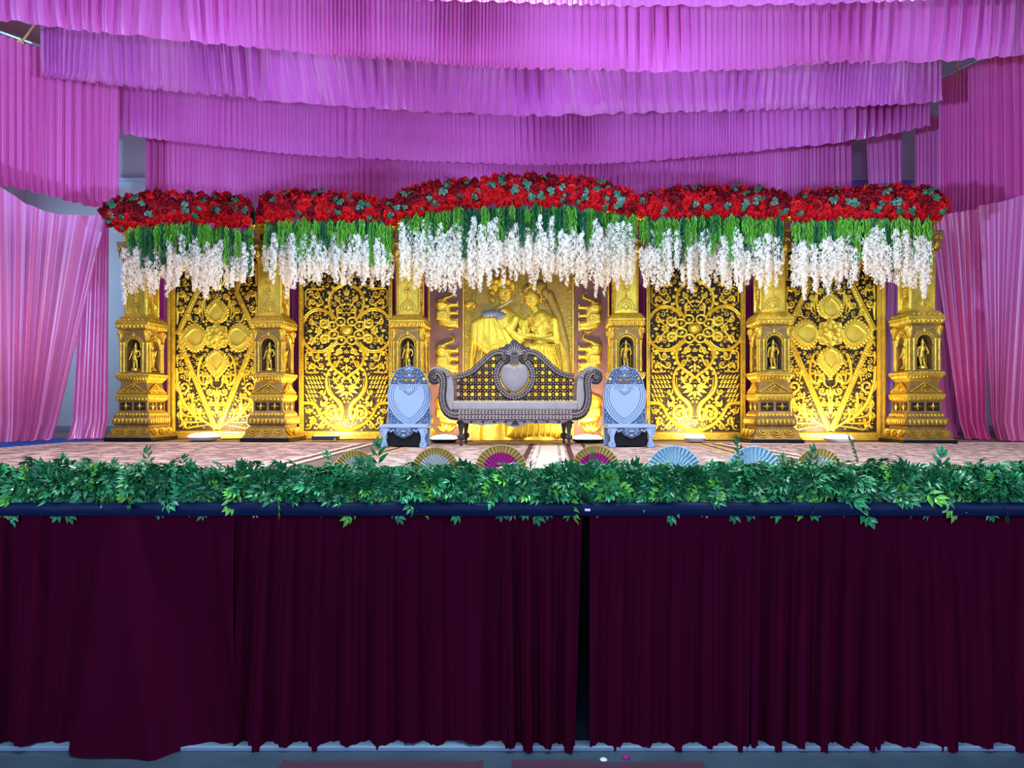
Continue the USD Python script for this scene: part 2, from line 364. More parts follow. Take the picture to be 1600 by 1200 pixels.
# ------------------------------------------------------------------ drapes
def drape(top, bot, nu, nv, fold=0.08, amp=0.03, seed=0, drift=0.4, flare=0.0, ruffle=0.01, gather=0.5, deep=0.0, top_amp=0.4, mod=1.0, hem_in=0.0, harm=1.0):
    T = resample(np.asarray(top, float), nu) if len(top) < nu else np.asarray(top, float)
    B = resample(np.asarray(bot, float), nu) if len(bot) < nu else np.asarray(bot, float)
    L = np.linalg.norm(np.diff(T, axis=0), axis=1).sum(); t = np.linspace(0, 1, nu); m = t * L
    fr = (1 / fold) * np.maximum(.25, 1 - .6 * gather + gather * 1.9 * (noise1(m * 1.1, seed) ** 2.0)) * (0.7 + 0.6 * noise1(m * 4, seed + 1))
    ph = np.cumsum(fr) * (L / nu) * 2 * PI
    A = amp * (0.45 + 0.9 * noise1(m * 1.7, seed + 2)) * np.clip((1 / fold) / fr, 0.62, 1.8) * mod
    dpt = T - B; tang = np.gradient(T, axis=0)[:, :2]; tang /= np.linalg.norm(tang, axis=1, keepdims=True) + 1e-9
    nrm = np.stack([tang[:, 1], -tang[:, 0]], 1)       # towards the viewer for paths that run left to right
    rows = []
    for s in np.linspace(0, 1, nv):
        p = T * (1 - s) + B * s
        q = ph + drift * 2 * PI * (noise1(m * 2.0, seed + 3) - .5) * s + drift * 1.2 * np.sin(m * 1.3 + seed) * s * s
        e = (top_amp + (1 - top_amp) * s ** 0.6) * (1 - hem_in * s ** 4)
        w = np.sin(q); w = np.sign(w) * np.abs(w) ** 0.75
        d = A * e * (w + harm * (0.45 * np.sin(2.17 * q + 1.3) * (1 - .5 * s) + 0.2 * np.sin(4.3 * q))) + deep * (noise1(m * 1.1 + .2 * s, seed + 5) - .5) * s
        fl = flare * np.clip((s - 0.9) / 0.1, 0, 1) ** 1.5 * np.clip(noise1(m * 0.8, seed + 7) * 2 - .7, 0, 1) * (1 + .4 * np.sin(q * 1.0))
        d = d + fl
        r = p.copy(); r[:, :2] += nrm * d[:, None]
        r[:, 2] += (ruffle * np.sin(q * .5 + 1) + ruffle * 1.5 * (noise1(m * 3, seed + 9) - .5)) * s ** 6
        rows.append(r)
    v = np.array(rows).transpose(1, 0, 2)
    return v.reshape(-1, 3), grid_faces(nu, nv)

def hem(pts, D, n=400):
    pts = np.array(pts, float); x = np.linspace(pts[0, 0], pts[-1, 0], n)
    from scipy.interpolate import PchipInterpolator
    y = PchipInterpolator(pts[:, 0], pts[:, 1])(x)
    return np.array([pix(a, b, D) for a, b in zip(x, y)])

def valance(name, pts, D, height, seed, label, fold, amp, **k):
    b = hem(pts, D); t = b.copy(); t[:, 2] = np.minimum(b[:, 2].min() + height, ZC - .05); t[:, 2] = t[:, 2].max()
    m = k.pop('m', PINK)
    return obj(name, drape(t, b, k.pop('nu', 2600), k.pop('nv', 14), fold, amp, seed, **k), m, smooth=True, label=label, cat='drape', group='pink drapes swagged across the ceiling')

valance('ceiling_drape', [(-120, -60), (400, -18), (780, 4), (1000, 9), (1200, 8), (1420, 1), (1750, -25)], 6.3, 0.9, 11, 'pink ceiling drape nearest the camera, only its gathered hem showing at the top edge', 0.07, 0.016, flare=.0, hem_in=.8)
valance('ceiling_drape', [(-100, 24), (0, 32), (60, 38), (100, 45), (200, 55), (400, 75), (600, 95), (800, 109), (1000, 112), (1200, 107), (1300, 100), (1470, 97), (1600, 85), (1720, 72)], 7.6, 1.25, 12, 'wide pink and violet ceiling drape, second tier from the top of the picture', 0.10, 0.040, flare=.05, drift=.6, gather=1.1, hem_in=.78)
valance('ceiling_drape', [(65, 121), (180, 135), (250, 143), (380, 155), (500, 163), (600, 171), (760, 178), (880, 182), (1000, 178), (1250, 172), (1350, 166), (1473, 160)], 9.0, 1.35, 13, 'shiny satin ceiling drape with bright blue folds, third tier from the top', 0.12, 0.052, m=PINKS, flare=.05, drift=1.3, gather=1.1, hem_in=.75)
valance('ceiling_drape', [(180, 207), (230, 215), (400, 235), (550, 247), (700, 253), (830, 258), (950, 256), (1100, 245), (1200, 234), (1300, 224), (1400, 208), (1452, 196)], 10.2, 1.4, 14, 'narrowest pink ceiling drape, lowest tier just above the backdrop curtain', 0.085, 0.036, flare=.04, gather=.9, hem_in=.75)

def wall_curtain(name, x0, x1, D, ytop, seed, label, fold=.07, amp=.03, x0b=None, x1b=None, m=PINK2, n=900, zbot=ZS + .03, **k):
    top = np.array([pix(a, ytop, D) for a in (x0, x1)]); bot = np.array([pix(a, 600, D) for a in (x0b or x0, x1b or x1)]); bot[:, 2] = zbot
    return obj(name, drape(resample(top, n), resample(bot, n), n, 16, fold, amp, seed, ruffle=0.0, **k), m, smooth=True, label=label, cat='curtain')

wall_curtain('back_curtain', 229, 1331, 11.2, 190, 21, 'wide pink pleated curtain hanging behind the golden backdrop', .075, .035, n=2200, gather=.6)
wall_curtain('back_curtain', 1352, 1409, 11.3, 190, 22, 'narrow violet curtain between two grey wall gaps, behind the right end of the roses', .11, .03, x0b=1372, n=160)
wall_curtain('back_curtain', 1429, 1500, 10.9, 180, 23, 'pink curtain strip at the corner behind the rightmost golden column', .07, .03, n=200)
# half height blue cloth on the right of the back wall
bl = thing('rail_cloth', 'short blue-violet cloth under a white rail on the grey back wall', 'cloth', (0, 0, 0))
zt = EYE + (630 - 275) * 11.7 / F; xa, xb = pix(1318, 0, 11.7)[0], pix(1432, 0, 11.7)[0]
obj('cloth', drape(resample([[xa, YB - .035, zt], [xb, YB - .035, zt]], 260), resample([[xa, YB - .035, zt - .95], [xb, YB - .035, zt - .95]], 260), 260, 8, .08, .02, 31), BLUECLOTH, bl, smooth=True)
obj('rail', tube([[xa, YB - .02, zt + .02], [xb, YB - .02, zt + .02]], .022, 8), WHITE, bl)

# side curtains: upper and lower tier, angled along the sides
def side_pair(side):
    s = seed0 = 41 if side < 0 else 61
    if side < 0:
        PT = [pix(-120, 0, 8.2), pix(0, 0, 8.87), pix(187, 0, 10.0)]; zt = 6.62
        hemx, hemy = [-120, 8, 60, 120, 150, 187], [282, 292, 303, 318, 324, 332]
    else:
        PT = [pix(1468, 0, 10.0), pix(1600, 0, 8.9), pix(1720, 0, 8.1)]; zt = 6.55
        hemx, hemy = [1468, 1500, 1540, 1600, 1720], [334, 334, 325, 305, 280]
    PT = np.array(PT); n = 900
    pth = resample(PT[:, :2], n)
    px = pth[:, 0] / pth[:, 1] * F + 800
    top = np.c_[pth, np.full(n, zt)]
    bz = EYE + (630 - np.interp(px, hemx, hemy)) * pth[:, 1] / F
    bot = np.c_[pth, bz]
    side_name = 'left' if side < 0 else 'right'
    obj('side_curtain', drape(top, bot, n, 16, .085, .032, seed0, flare=.04, gather=.5), PINK2, smooth=True, label='upper pink pleated curtain on the %s side, hung from the pipe' % side_name, cat='curtain')
    pr = thing('curtain_pipe', 'grey metal curtain pipe above the %s side curtain' % side_name, 'pipe')
    q = np.c_[PT[:, :2], np.full(len(PT), zt + .03)]
    obj('pipe', tube(resample(q, 24), 0.022, 8), STEEL, pr)
    return pth, px

pthL, pxL = side_pair(-1)
pthR, pxR = side_pair(1)

def floor_drape(name, tops, bots, D0, D1, seed, label, m=SHEER, n=500, **k):
    """tops, bots: pixel outlines left to right; bottom lies on the deck"""
    tops, bots = np.array(tops, float), np.array(bots, float)
    tx = np.linspace(tops[0, 0], tops[-1, 0], n); ty = np.interp(tx, tops[:, 0], tops[:, 1])
    bx = np.interp(np.linspace(0, 1, n), np.linspace(0, 1, len(bots)), bots)
    dd = np.linspace(D0, D1, n)
    top = np.array([pix(a, b, d) for a, b, d in zip(tx, ty, dd)]); bot = np.array([pix(a, 0, d) for a, d in zip(bx, dd)]); bot[:, 2] = ZS + .012
    nv = 26; v, f = drape(top, bot, n, nv, ruffle=0.0, **{**dict(fold=.17, amp=.04, seed=seed, drift=.5, gather=.6, top_amp=.35, harm=.35), **k})
    v = v.reshape(n, nv, 3)                                   # the last rows spread out over the deck
    puddle = (noise1(np.linspace(0, 9, n), seed + 20) * .16 + .03)
    for j, a in ((nv - 1, 1.0), (nv - 2, .55)):
        v[:, j, 1] -= puddle * a; v[:, j, 2] = ZS + .012 + (1 - a) * .03 + .012 * np.abs(np.sin(np.arange(n) * .11))
    return obj(name, (v.reshape(-1, 3), f), m, smooth=True, label=label, cat='curtain')

floor_drape('side_drape', [(-90, 255), (8, 296), (40, 318), (80, 333), (120, 337), (150, 335), (168, 329)], [-90, -40, 0, 18, 34, 50, 66, 84], 8.0, 8.9, 51, 'sheer pink drape on the left, swept to the left at the floor', amp=.055, fold=.22)
floor_drape('side_drape', [(128, 338), (150, 335), (170, 329)], [112, 140, 168], 9.05, 9.25, 52, 'narrow mauve drape falling straight beside the leftmost column', m=PINK2, n=200, fold=.12)
floor_drape('side_drape', [(1385, 300), (1420, 310), (1458, 322)], [1372, 1440, 1496], 9.4, 9.5, 53, 'plain mauve drape directly behind the rightmost column', m=PINK2, n=240)
floor_drape('side_drape', [(1450, 324), (1480, 334), (1545, 324)], [1502, 1520, 1542], 9.2, 9.0, 54, 'mauve drape gathered to a narrow foot, second from the right edge', m=PINK2, n=260, fold=.12)
floor_drape('side_drape', [(1528, 322), (1570, 314), (1600, 304), (1700, 285)], [1550, 1566, 1620, 1740], 8.9, 8.2, 55, 'sheer pink and lilac drape at the right edge, trailing on the floor', n=400, amp=.055, fold=.22)

# ropes
def rope(pts, r, label, mtl=ROPE, knot=None):
    t = thing('rope', label, 'rope'); obj('cord', tube(smooth_path(pts, 24), r, 6), mtl, t)
    if knot is not None:
        a = np.linspace(0, 4 * PI, 40); obj('knot', tube(np.c_[knot[0] + .03 * np.cos(a), knot[1] + .03 * np.sin(a), knot[2] + .03 * (a / 4 / PI - .5)], .012, 6), mtl, t)
rope([pix(56, 36, 8.2), pix(47, 48, 8.8), pix(38, 60, 9.0), pix(30, 70, 9.1)], .014, 'yellow rope tied round the curtain pipe at top left', knot=pix(32, 66, 9.05))
rope([pix(1497, 96, 9.0), pix(1496, 110, 9.4), pix(1495, 128, 9.7)], .010, 'thin yellow rope hanging above the right side curtain')
rope([pix(186, 325, 9.9), pix(205, 313, 10.6), pix(228, 299, 11.3)], .010, 'pale cable crossing the wall gap behind the leftmost roses', mtl=WHITE)

# stage skirt
def skirt(x0, x1, seed, label, hem_px, n, yo=0.0, x0b=None, x1b=None):
    D = YF + .022 + yo; a, b = (x0 - 800) * YF / F, (x1 - 800) * YF / F
    top = resample([[a, D, ZS - .045], [b, D, ZS - .045]], n)
    ab, bb = ((x0b or x0) - 800) * YF / F, ((x1b or x1) - 800) * YF / F
    hx = np.linspace(ab, bb, n); hp = np.interp(hx / YF * F + 800, [p[0] for p in hem_px], [p[1] for p in hem_px])
    bot = np.c_[hx, np.full(n, D), np.maximum(.012, EYE - (hp - 630) * YF / F)]
    obj('skirt_curtain', drape(top, bot, n, 24, .32, .044, seed, drift=.8, gather=1.5, deep=.035, top_amp=.15), VELVET, smooth=True, label=label, cat='curtain', kind=None)
skirt(-60, 366, 71, 'dark maroon velvet stage skirt at the far left', [(-60, 1166), (200, 1175), (366, 1178)], 420)
skirt(362, 786, 72, 'dark maroon velvet stage skirt left of the middle', [(362, 1177), (600, 1170), (700, 1166), (786, 1172)], 420, yo=.03)
skirt(784, 911, 73, 'narrow maroon stage skirt panel left of the dark gap', [(780, 1172), (840, 1176), (880, 1182), (900, 1170)], 200, x1b=899, yo=.01)
skirt(922, 1180, 74, 'maroon velvet stage skirt right of the dark gap', [(920, 1182), (1000, 1186), (1100, 1183), (1180, 1184)], 320)
skirt(1176, 1680, 75, 'maroon velvet stage skirt at the far right', [(1176, 1182), (1300, 1180), (1420, 1184), (1680, 1186)], 460, yo=.02)
obj('white_clip', box(pix(918, 797, YF - .03), (.028, .012, .012), .002), WHITE, label='small white clip on the stage edge above the gap in the skirt', cat='clip')

# things on the hall floor
def cloth_pile(x0, x1, y0, y1, seed, label, h=.03):
    n, k = 90, 14; xs = np.linspace(x0, x1, n); v = []
    for i, x in enumerate(xs):
        e = min(1, i / 4, (n - 1 - i) / 4)
        for j in range(k):
            t = j / (k - 1); z = .004 + h * e * math.sin(PI * min(1, max(0, t))) ** .5 * (.6 + .6 * float(noise1(x * 6 + t * 2, seed)))
            v.append([x, y0 + (y1 - y0) * t + .02 * (float(noise1(x * 4, seed + 1)) - .5), z])
    obj('floor_cloth', (np.array(v), grid_faces(n, k)), mat('plum_cloth_%d' % seed if seed < 0 else 'plum_cloth_' + 'abc'[seed % 3], (0.07, 0.004, 0.028), .8, sheen=.1), smooth=True, label=label, cat='cloth')
cloth_pile(-1.12, -.14, 2.95, 3.29, 3, 'long plum cloth bundle on the floor left of the skirt gap', .02)
cloth_pile(.0, .93, 2.95, 3.28, 4, 'plum cloth bundle on the floor right of the skirt gap', .028)
obj('crumpled_paper', ball(pix(943, 1188, 3.3) + [0, 0, .0], (.02, .02, .012), 1), WHITE, smooth=False, label='small white crumpled paper on the floor by the skirt gap', cat='paper')
obj('flower_head', cat([ball(pix(978, 1184, 3.31), (.022, .02, .016), 2)]), mat('magenta_pompon', (.25, .01, .13), .7), label='small magenta pompon on the floor under the skirt', cat='pompon')

# ------------------------------------------------------------------ rugs
def rug_mat(name, a, b, c, sc, rot=0):
    nodes = {'c': ('texture_coordinate', {}), 'mp': ('mapping', {'scale': (1.0, 1.0, 1.0)}), 'v': ('voronoi_texture', {'scale': sc, 'feature': 'smooth_f1', 'smoothness': .4}), 'n': ('noise_texture', {'scale': sc * 1.7, 'detail': 6.0, 'roughness': .7, 'distortion': 1.5}),
             'mx': ('mix', {'mix_type': 'mix', 'fac': .6}), 'r': ('rgb_ramp', {'ramp': [(0.25, a), (0.42, b), (.5, c), (.62, b), (0.8, a)]}), 'p': ('principled_bsdf', {'roughness': .95, 'specular_ior_level': .1})}
    links = [('c.object', 'mp.vector'), ('mp.vector', 'v.vector'), ('mp.vector', 'n.vector'), ('v.distance', 'mx.color1'), ('n.fac', 'mx.color2'), ('mx.color', 'r.fac'), ('r.color', 'p.base_color')]
    return usdkit.material(stage, '/World/Looks/' + name, nodes, links, surface='p.BSDF')
RUG1 = rug_mat('mauve_rug_pile', (.80, .60, .55), (.68, .46, .42), (.22, .13, .15), 4.0)
RUG2 = rug_mat('beige_rug_pile', (.82, .68, .62), (.70, .52, .46), (.26, .18, .19), 5.0)
RUG3 = rug_mat('tan_rug_pile', (.80, .62, .55), (.66, .48, .42), (.18, .13, .17), 7.0)
BORDER = mat('cream_rug_border', (.82, .68, .55), .95, spec=.1)
BORDERD = mat('brown_rug_border', (.12, .05, .045), .95, spec=.1)
BORDERY = mat('gold_rug_border', (.62, .42, .12), .9, spec=.1)
def rug(cx, cy, sx, sy, rz, m, label, edge, z=ZS + .001, stripes=()):
    t = thing('rug', label, 'rug', (cx, cy, z), rz)
    obj('pile', box((0, 0, .005), (sx, sy, .010), .002), m, t, smooth=False)
    w = .05
    for k, (off, mm) in enumerate(((0.0, edge), (.09, BORDERD), (.16, edge))):
        for s in (-1, 1):
            obj('border', box((s * (sx / 2 - off - w / 2), 0, .0075), (w if k != 1 else .03, sy - 2 * off - .004, .009)), mm, t, smooth=False)
            obj('border', box((0, s * (sy / 2 - off - w / 2), .0076), (sx - 2 * off - .004, w if k != 1 else .03, .009)), mm, t, smooth=False)
    for x, wd, mm in stripes:
        obj('stripe', box((x, 0, .0078), (wd, sy - .5, .009)), mm, t, smooth=False)
rug(-3.66, 6.1, 3.90, 4.5, -1.5, RUG1, 'mauve and brown patterned rug on the left half of the stage', BORDER)
rug(.42, 6.1, 3.70, 4.5, -3.5, RUG2, 'beige patterned rug with stripes in the middle of the stage under the sofa', BORDERY, stripes=((-.30, .05, BORDERD), (-.22, .04, BORDER), (.05, .04, BORDER), (.12, .05, BORDERD), (-.09, .18, BORDER), (.3, .04, BORDERD)))
rug(4.52, 6.05, 4.0, 4.5, 1.5, RUG3, 'tan patterned rug on the right half of the stage', BORDER)

# ------------------------------------------------------------------ the golden backdrop
PSI, BO = -3.25, (0.05, 8.55)
_c, _s = math.cos(math.radians(PSI)), math.sin(math.radians(PSI))
def bw(u, v, z=0.003): return (BO[0] + u * _c - v * _s, BO[1] + u * _s + v * _c, ZS + z)
def bu(px, v=0.0):
    k = (px - 800) / F
    return (k * (BO[1] + v * _c) - BO[0] + v * _s) / (_c - k * _s)
def bz(px, py, v=0.0):
    Y = bw(bu(px, v), v)[1]
    return EYE - (py - HY) * Y / F - ZS
def fl(pts, v):                    # picture outline -> flat coordinates (u, z) on the backdrop plane v
    return np.array([(bu(x, v), bz(x, y, v)) for x, y in pts])

FACES = (0.0, PI / 2, -PI / 2)
def faces(fn, hw): return cat([mv(stand(fn, -hw), rz=r) for r in FACES])
def slope(m, z0, w0, z1, w1):
    v = np.asarray(m[0], float); hw = w0 + (w1 - w0) * (v[:, 1] - z0) / (z1 - z0)
    return np.stack([v[:, 0], -hw - v[:, 2], v[:, 1]], 1), m[1]
def facesl(fn, z0, w0, z1, w1): return cat([mv(slope(fn, z0, w0, z1, w1), rz=r) for r in FACES])
def row(n, w, z, fn): return cat([fn(x, z) for x in (np.arange(n) + .5) / n * 2 * w - w])
def drop(x, z, r=.012, l=.03):
    return mv(ball((0, 0, 0), (r, l, r), 1), (x, z, 0))
def arc(cx, cz, r, a0, a1, n=14, ry=None):
    a = np.linspace(a0, a1, n); return np.c_[cx + r * np.cos(a), cz + (ry or r) * np.sin(a)]

def figurine(kind):
    """a small standing figure with crown, skirt and raised arm, on a lotus foot"""
    sw = .012 if kind else -.012
    P = [cap((0, 0, .30), .020, (sw * .4, 0, .245), .026), sph((0, -.004, .318), (.024, .024, .029)), cap((0, 0, .345), .018, (0, 0, .372), .006),
         cap((-.034, 0, .262), .016, (.034, 0, .262), .016), cap((0, 0, .25), .036, (sw, 0, .195), .026), cap((sw, 0, .185), .034, (sw, 0, .15), .036),
         cap((sw - .017, 0, .15), .022, (-.02, -.004, .05), .013), cap((sw + .017, 0, .15), .022, (.022, -.004, .05), .013),
         cap((-.02, -.004, .05), .012, (-.024, -.02, .038), .009), cap((.022, -.004, .05), .012, (.026, -.02, .038), .009),
         cap((-.045, 0, .262), .013, (-.062, -.006, .205), .011), cap((-.062, -.006, .205), .011, (-.035 if kind else -.07, -.03, .16 if kind else .15), .008),
         cap((.045, 0, .262), .013, (.066, -.006, .215), .011), cap((.066, -.006, .215), .011, (.05, -.03, .27 if kind else .18), .008),
         sph((0, -.026, .314), (.005, .006, .007)), cap((-.03, -.012, .165), .006, (.03, -.012, .12), .006),
         m3.Manifold.cylinder(.03, .062, .05, 20)]
    return mf(union(P))

def build_column(name, label, loc):
    t = thing(name, label, 'column', loc, PSI, 'carved golden columns of the backdrop')
    obj('plinth', box((0, 0, .025), (.64, .64, .05), .006), PLINTH, t, label='black painted plinth')
    obj('foot', loft_sq([(.302, .05), (.30, .062), (.275, .10), (.245, .178)], .05), CGROUND, t)
    sc = cat([ribbon(arc(x, .172, r, PI * 1.02, PI * 1.98, 12, r * 1.25), .0085, .016) for x in (-.165, 0, .165) for r in (.072, .047, .022)])
    obj('scallop_relief', facesl(sc, .05, .300, .178, .248), GOLD, t)
    obj('torus_moulding', loft_sq([(.225, .178), (.225, .208), (.238, .215), (.252, .235), (.255, .265), (.248, .30), (.25, .318), (.236, .322), (.232, .35), (.21, .388)], .05), CGROUND, t)
    obj('acanthus_row', facesl(row(9, .235, .262, lambda x, z: cat([dome2(petal_pts((x, z + .042), (x, z - .042), .018, 7), .014), drop(x + .026, z + .03, .008, .012)])), .2, .252, .32, .25), GOLD, t, kind='stuff')
    obj('leaf_row', facesl(row(10, .215, .352, lambda x, z: dome2(petal_pts((x, z + .02), (x, z - .024), .019, 6), .012)), .32, .234, .388, .212), GOLD, t, kind='stuff')
    obj('star_box', loft_sq([(.198, .388), (.198, .524)], .02), CGROUND, t)
    for x in (-.092, .092):
        sr_ = obj('star_recess', faces(mv(box((0, 0, .001), (.152, .105, .004)), (x, .456, 0)), .1985), BRONZE, t, smooth=False, label='dark recessed square')
        st_ = []
        for k in range(8):
            a = k * PI / 4; r = .066 if k % 2 == 0 else .021
            st_.append((x + r * math.cos(a), .456 + r * .78 * math.sin(a)))
        obj('star', faces(cat([dome2(st_, .018, .003, ((1, 0), (.95, .3), (0, 1))), drop(x, .456, .013, .013)]), .1985), GOLD, sr_, smooth=20)
    obj('box_cornice', loft_sq([(.198, .524), (.212, .53), (.226, .556), (.232, .58), (.232, .606), (.222, .615), (.205, .62)], .04), GOLD, t)
    obj('drop_row', faces(row(9, .215, .556, lambda x, z: drop(x, z, .013, .02)), .222), GOLD, t, kind='stuff')
    obj('pediment_block', loft_sq([(.215, .615), (.212, .635), (.185, .70), (.176, .765)], .03), CGROUND, t)
    ped = cat([ribbon([(-.19, .635), (0, .752), (.19, .635)], .011, .02), ribbon([(-.19, .635), (.19, .635)], .008, .014), ribbon(arc(0, .645, .062, 0, PI, 14), .010, .02), ribbon(arc(0, .645, .036, 0, PI, 12), .008, .016), drop(0, .655, .012, .012),
               curl([(-.14, .645)], -.098, .663, .022, 1.1, PI, -1, .006, .012)[0], curl([(.14, .645)], .098, .663, .022, 1.1, 0, 1, .006, .012)[0], drop(0, .725, .014, .018)])
    obj('pediment', facesl(ped, .615, .215, .765, .178), GOLD, t)
    obj('rope_cornice', loft_sq([(.178, .765), (.188, .785), (.205, .808), (.222, .835), (.232, .842), (.234, .862), (.226, .868), (.226, .884), (.19, .888)], .04), GOLD, t)
    obj('rope_row', faces(row(16, .222, .874, lambda x, z: mv(ball((0, 0, 0), (.016, .012, .012), 1), (x, z, 0))), .226), GOLD, t, kind='stuff')
    obj('bead_row', facesl(row(10, .20, .818, lambda x, z: drop(x, z, .014, .022)), .79, .19, .842, .228), GOLD, t, kind='stuff')
    # niche storey with real openings on three sides
    blk = m3.Manifold.cube((.36, .36, .59), True).translate((0, 0, 1.18))
    ap = [(-.088, .915), (.088, .915), (.088, 1.24)] + [(.088 * math.cos(a), 1.24 + .095 * math.sin(a)) for a in np.linspace(.15, PI - .15, 12)] + [(-.088, 1.24)]
    cut = []
    for r in FACES:
        k = m3.CrossSection([ap]).extrude(.11).transform([[1, 0, 0, 0], [0, 0, 1, -.20], [0, 1, 0, 0]])
        cut.append(m3.Manifold(k.to_mesh()).rotate((0, 0, math.degrees(r))))
    blk = m3.Manifold.batch_boolean([blk] + cut, m3.OpType.Subtract)
    obj('niche_storey', mf(blk), CGROUND, t, smooth=25)
    inner = [(x * .97, 1.08 + (z - 1.08) * .985) for x, z in ap]
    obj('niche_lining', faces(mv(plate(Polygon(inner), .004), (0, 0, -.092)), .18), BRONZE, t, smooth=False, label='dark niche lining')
    arch = cat([ribbon(np.vstack([[(-.100, 1.22)], arc(0, 1.24, .100, PI, 0, 18, .108), [(.100, 1.22)]]), .011, .018), ribbon(arc(0, 1.255, .128, PI * .97, PI * .03, 18, .128), .008, .014)] +
               [drop(.116 * math.cos(a), 1.25 + .118 * math.sin(a), .009, .009) for a in np.linspace(.2, PI - .2, 9)] + [dome2(petal_pts((0, 1.36), (0, 1.43), .022, 8), .016)] +
               [curl([(s * .02, 1.405)], s * .135, 1.42, .026, 1.1, PI / 2, -s, .007, .014)[0] for s in (-1, 1)])
    obj('niche_arch', faces(arch, .18), GOLD, t)
    cp = [(.021, .90), (.021, .925), (.014, .935), (.018, .97), (.018, 1.04), (.022, 1.05), (.016, 1.065), (.016, 1.16), (.022, 1.172), (.016, 1.185), (.016, 1.25), (.024, 1.275), (.024, 1.295)]
    for x, y in ((-.178, -.178), (.178, -.178), (.178, .178), (-.178, .178), (-.128, -.186), (.128, -.186), (.186, -.128), (.186, .128), (-.186, -.128), (-.186, .128)):
        obj('colonnette', mv(lathe(cp, 10), (x, y, 0)), GOLD, t, smooth=True)
    for k, r in enumerate(FACES):
        fg_ = obj('figurine', mv(mv(figurine(k % 2), (0, -.135, .925), 1.0), rz=r), GOLD, t, smooth=50)
        halo = cat([ribbon(np.vstack([[(-.062, .96)], arc(0, 1.19, .066, PI, 0, 16, .075), [(.062, .96)]]), .006, .012)])
        obj('halo', mv(stand(halo, -.092), rz=r), GOLD, fg_)
    obj('bracket', cat([mv(cat([dome2(petal_pts((x, 1.47), (x, 1.30), .030, 8), .03), dome2(petal_pts((x, 1.46), (x, 1.38), .017, 8), .03, .02)]), (0, 0, 0)) and mv(stand(cat([dome2(petal_pts((x, 1.47), (x, 1.30), .030, 8), .03), dome2(petal_pts((x, 1.46), (x, 1.38), .017, 8), .03, .02)]), -.18), rz=r) for r in FACES for x in (-.172, .172)]), GOLD, t)
    obj('entablature', loft_sq([(.19, 1.465), (.214, 1.48), (.222, 1.50), (.226, 1.535), (.234, 1.545), (.234, 1.558), (.228, 1.566), (.205, 1.60), (.178, 1.635), (.16, 1.64)], .04), GOLD, t)
    obj('pendant_row', faces(row(8, .215, 1.505, lambda x, z: cat([drop(x, z, .018, .026), drop(x + .026, z + .018, .010, .012)])), .222), GOLD, t, kind='stuff')
    obj('roof_relief', facesl(row(6, .185, 1.598, lambda x, z: ribbon(arc(x, z - .015, .022, .3, PI - .3, 8), .007, .010)), 1.566, .228, 1.635, .18), GOLD, t, kind='stuff')
    obj('shaft', loft_sq([(.152, 1.635), (.152, 1.655), (.146, 1.665), (.146, 2.31), (.155, 2.33), (.165, 2.35), (.165, 2.36), (.18, 2.39)], .03), GOLD, t)
    orn = [ribbon(np.vstack([[(-.105, 1.68)], arc(0, 1.72, .10, PI, 0, 16, .10), [(.105, 1.68)]]), .009, .014), ribbon(np.vstack([[(-.075, 1.68)], arc(0, 1.72, .066, PI, 0, 14, .066), [(.075, 1.68)]]), .008, .012),
           dome2(petal_pts((0, 1.68), (0, 1.765), .030, 8), .014), drop(0, 1.845, .018, .03), ribbon([(0, 1.82), (0, 1.90)], .008, .012)]
    orn += [curl([(s * .06, 1.68)], s * .036, 1.705, .017, 1.1, 0 if s > 0 else PI, s, .006, .012)[0] for s in (-1, 1)]
    for zc in (1.955, 2.235):
        orn += [dome2(petal_pts((.010 * math.cos(a), zc + .010 * math.sin(a)), (.058 * math.cos(a), zc + .058 * math.sin(a)), .022, 7), .016) for a in np.arange(6) * PI / 3 + PI / 6] + [drop(0, zc, .016, .016)]
    orn += [ribbon([(0, 2.02), (0, 2.17)], .007, .01)] + [curl([(0, z)], s * .045, z + .045, .024, 1.2, PI * (1 if s > 0 else 0) , -s, .006, .012)[0] for s in (-1, 1) for z in (2.03, 2.10)]
    obj('shaft_ornament', faces(cat(orn), .146), GOLD, t)
    obj('shaft_edge', faces(cat([ribbon([(x, 1.665), (x, 2.31)], .010, .012) for x in (-.132, .132)]), .146), GOLD, t)
    obj('capital', loft_sq([(.165, 2.36), (.182, 2.385), (.192, 2.40), (.196, 2.45), (.214, 2.59), (.218, 2.605), (.205, 2.615), (.15, 2.62)], .03), CGROUND, t)
    for x in (-.135, 0, .135):
        obj('acorn', facesl(cat([mv(ball((0, 0, 0), (.034, .05, .03), 2), (x, 2.44, 0)), ribbon(arc(x, 2.50, .045, .1, PI - .1, 10), .012, .02), drop(x, 2.52, .014, .02)]), 2.40, .194, 2.60, .216), GOLD, t)
    obj('neck', loft_sq([(.148, 2.615), (.148, 2.705)], .03), GOLD, t)
    nr_ = obj('neck_recess', faces(cat([mv(box((0, 0, 0), (.10, .072, .004)), (x, 2.66, .001)) for x in (-.07, .07)]), .1485), BRONZE, t, smooth=False, label='dark recessed square')
    obj('neck_flower', faces(cat([drop(x, 2.66, .016, .016) for x in (-.07, .07)] + [drop(x + .026 * math.cos(a), 2.66 + .022 * math.sin(a), .010, .010) for x in (-.07, .07) for a in (0.8, 2.3, 3.9, 5.5)]), .149), GOLD, nr_)
    obj('top_cornice', loft_sq([(.15, 2.70), (.165, 2.715), (.185, 2.75), (.205, 2.775), (.205, 2.79), (.222, 2.80), (.246, 2.835), (.252, 2.86), (.252, 2.885), (.262, 2.895), (.262, 2.93), (.24, 2.94)], .03), GOLD, t)
    obj('cornice_drop_row', facesl(row(6, .21, 2.80, lambda x, z: mv(ball((0, 0, 0), (.022, .022, .02), 1), (x, z, 0))), 2.75, .19, 2.84, .25), GOLD, t, kind='stuff')
    return t

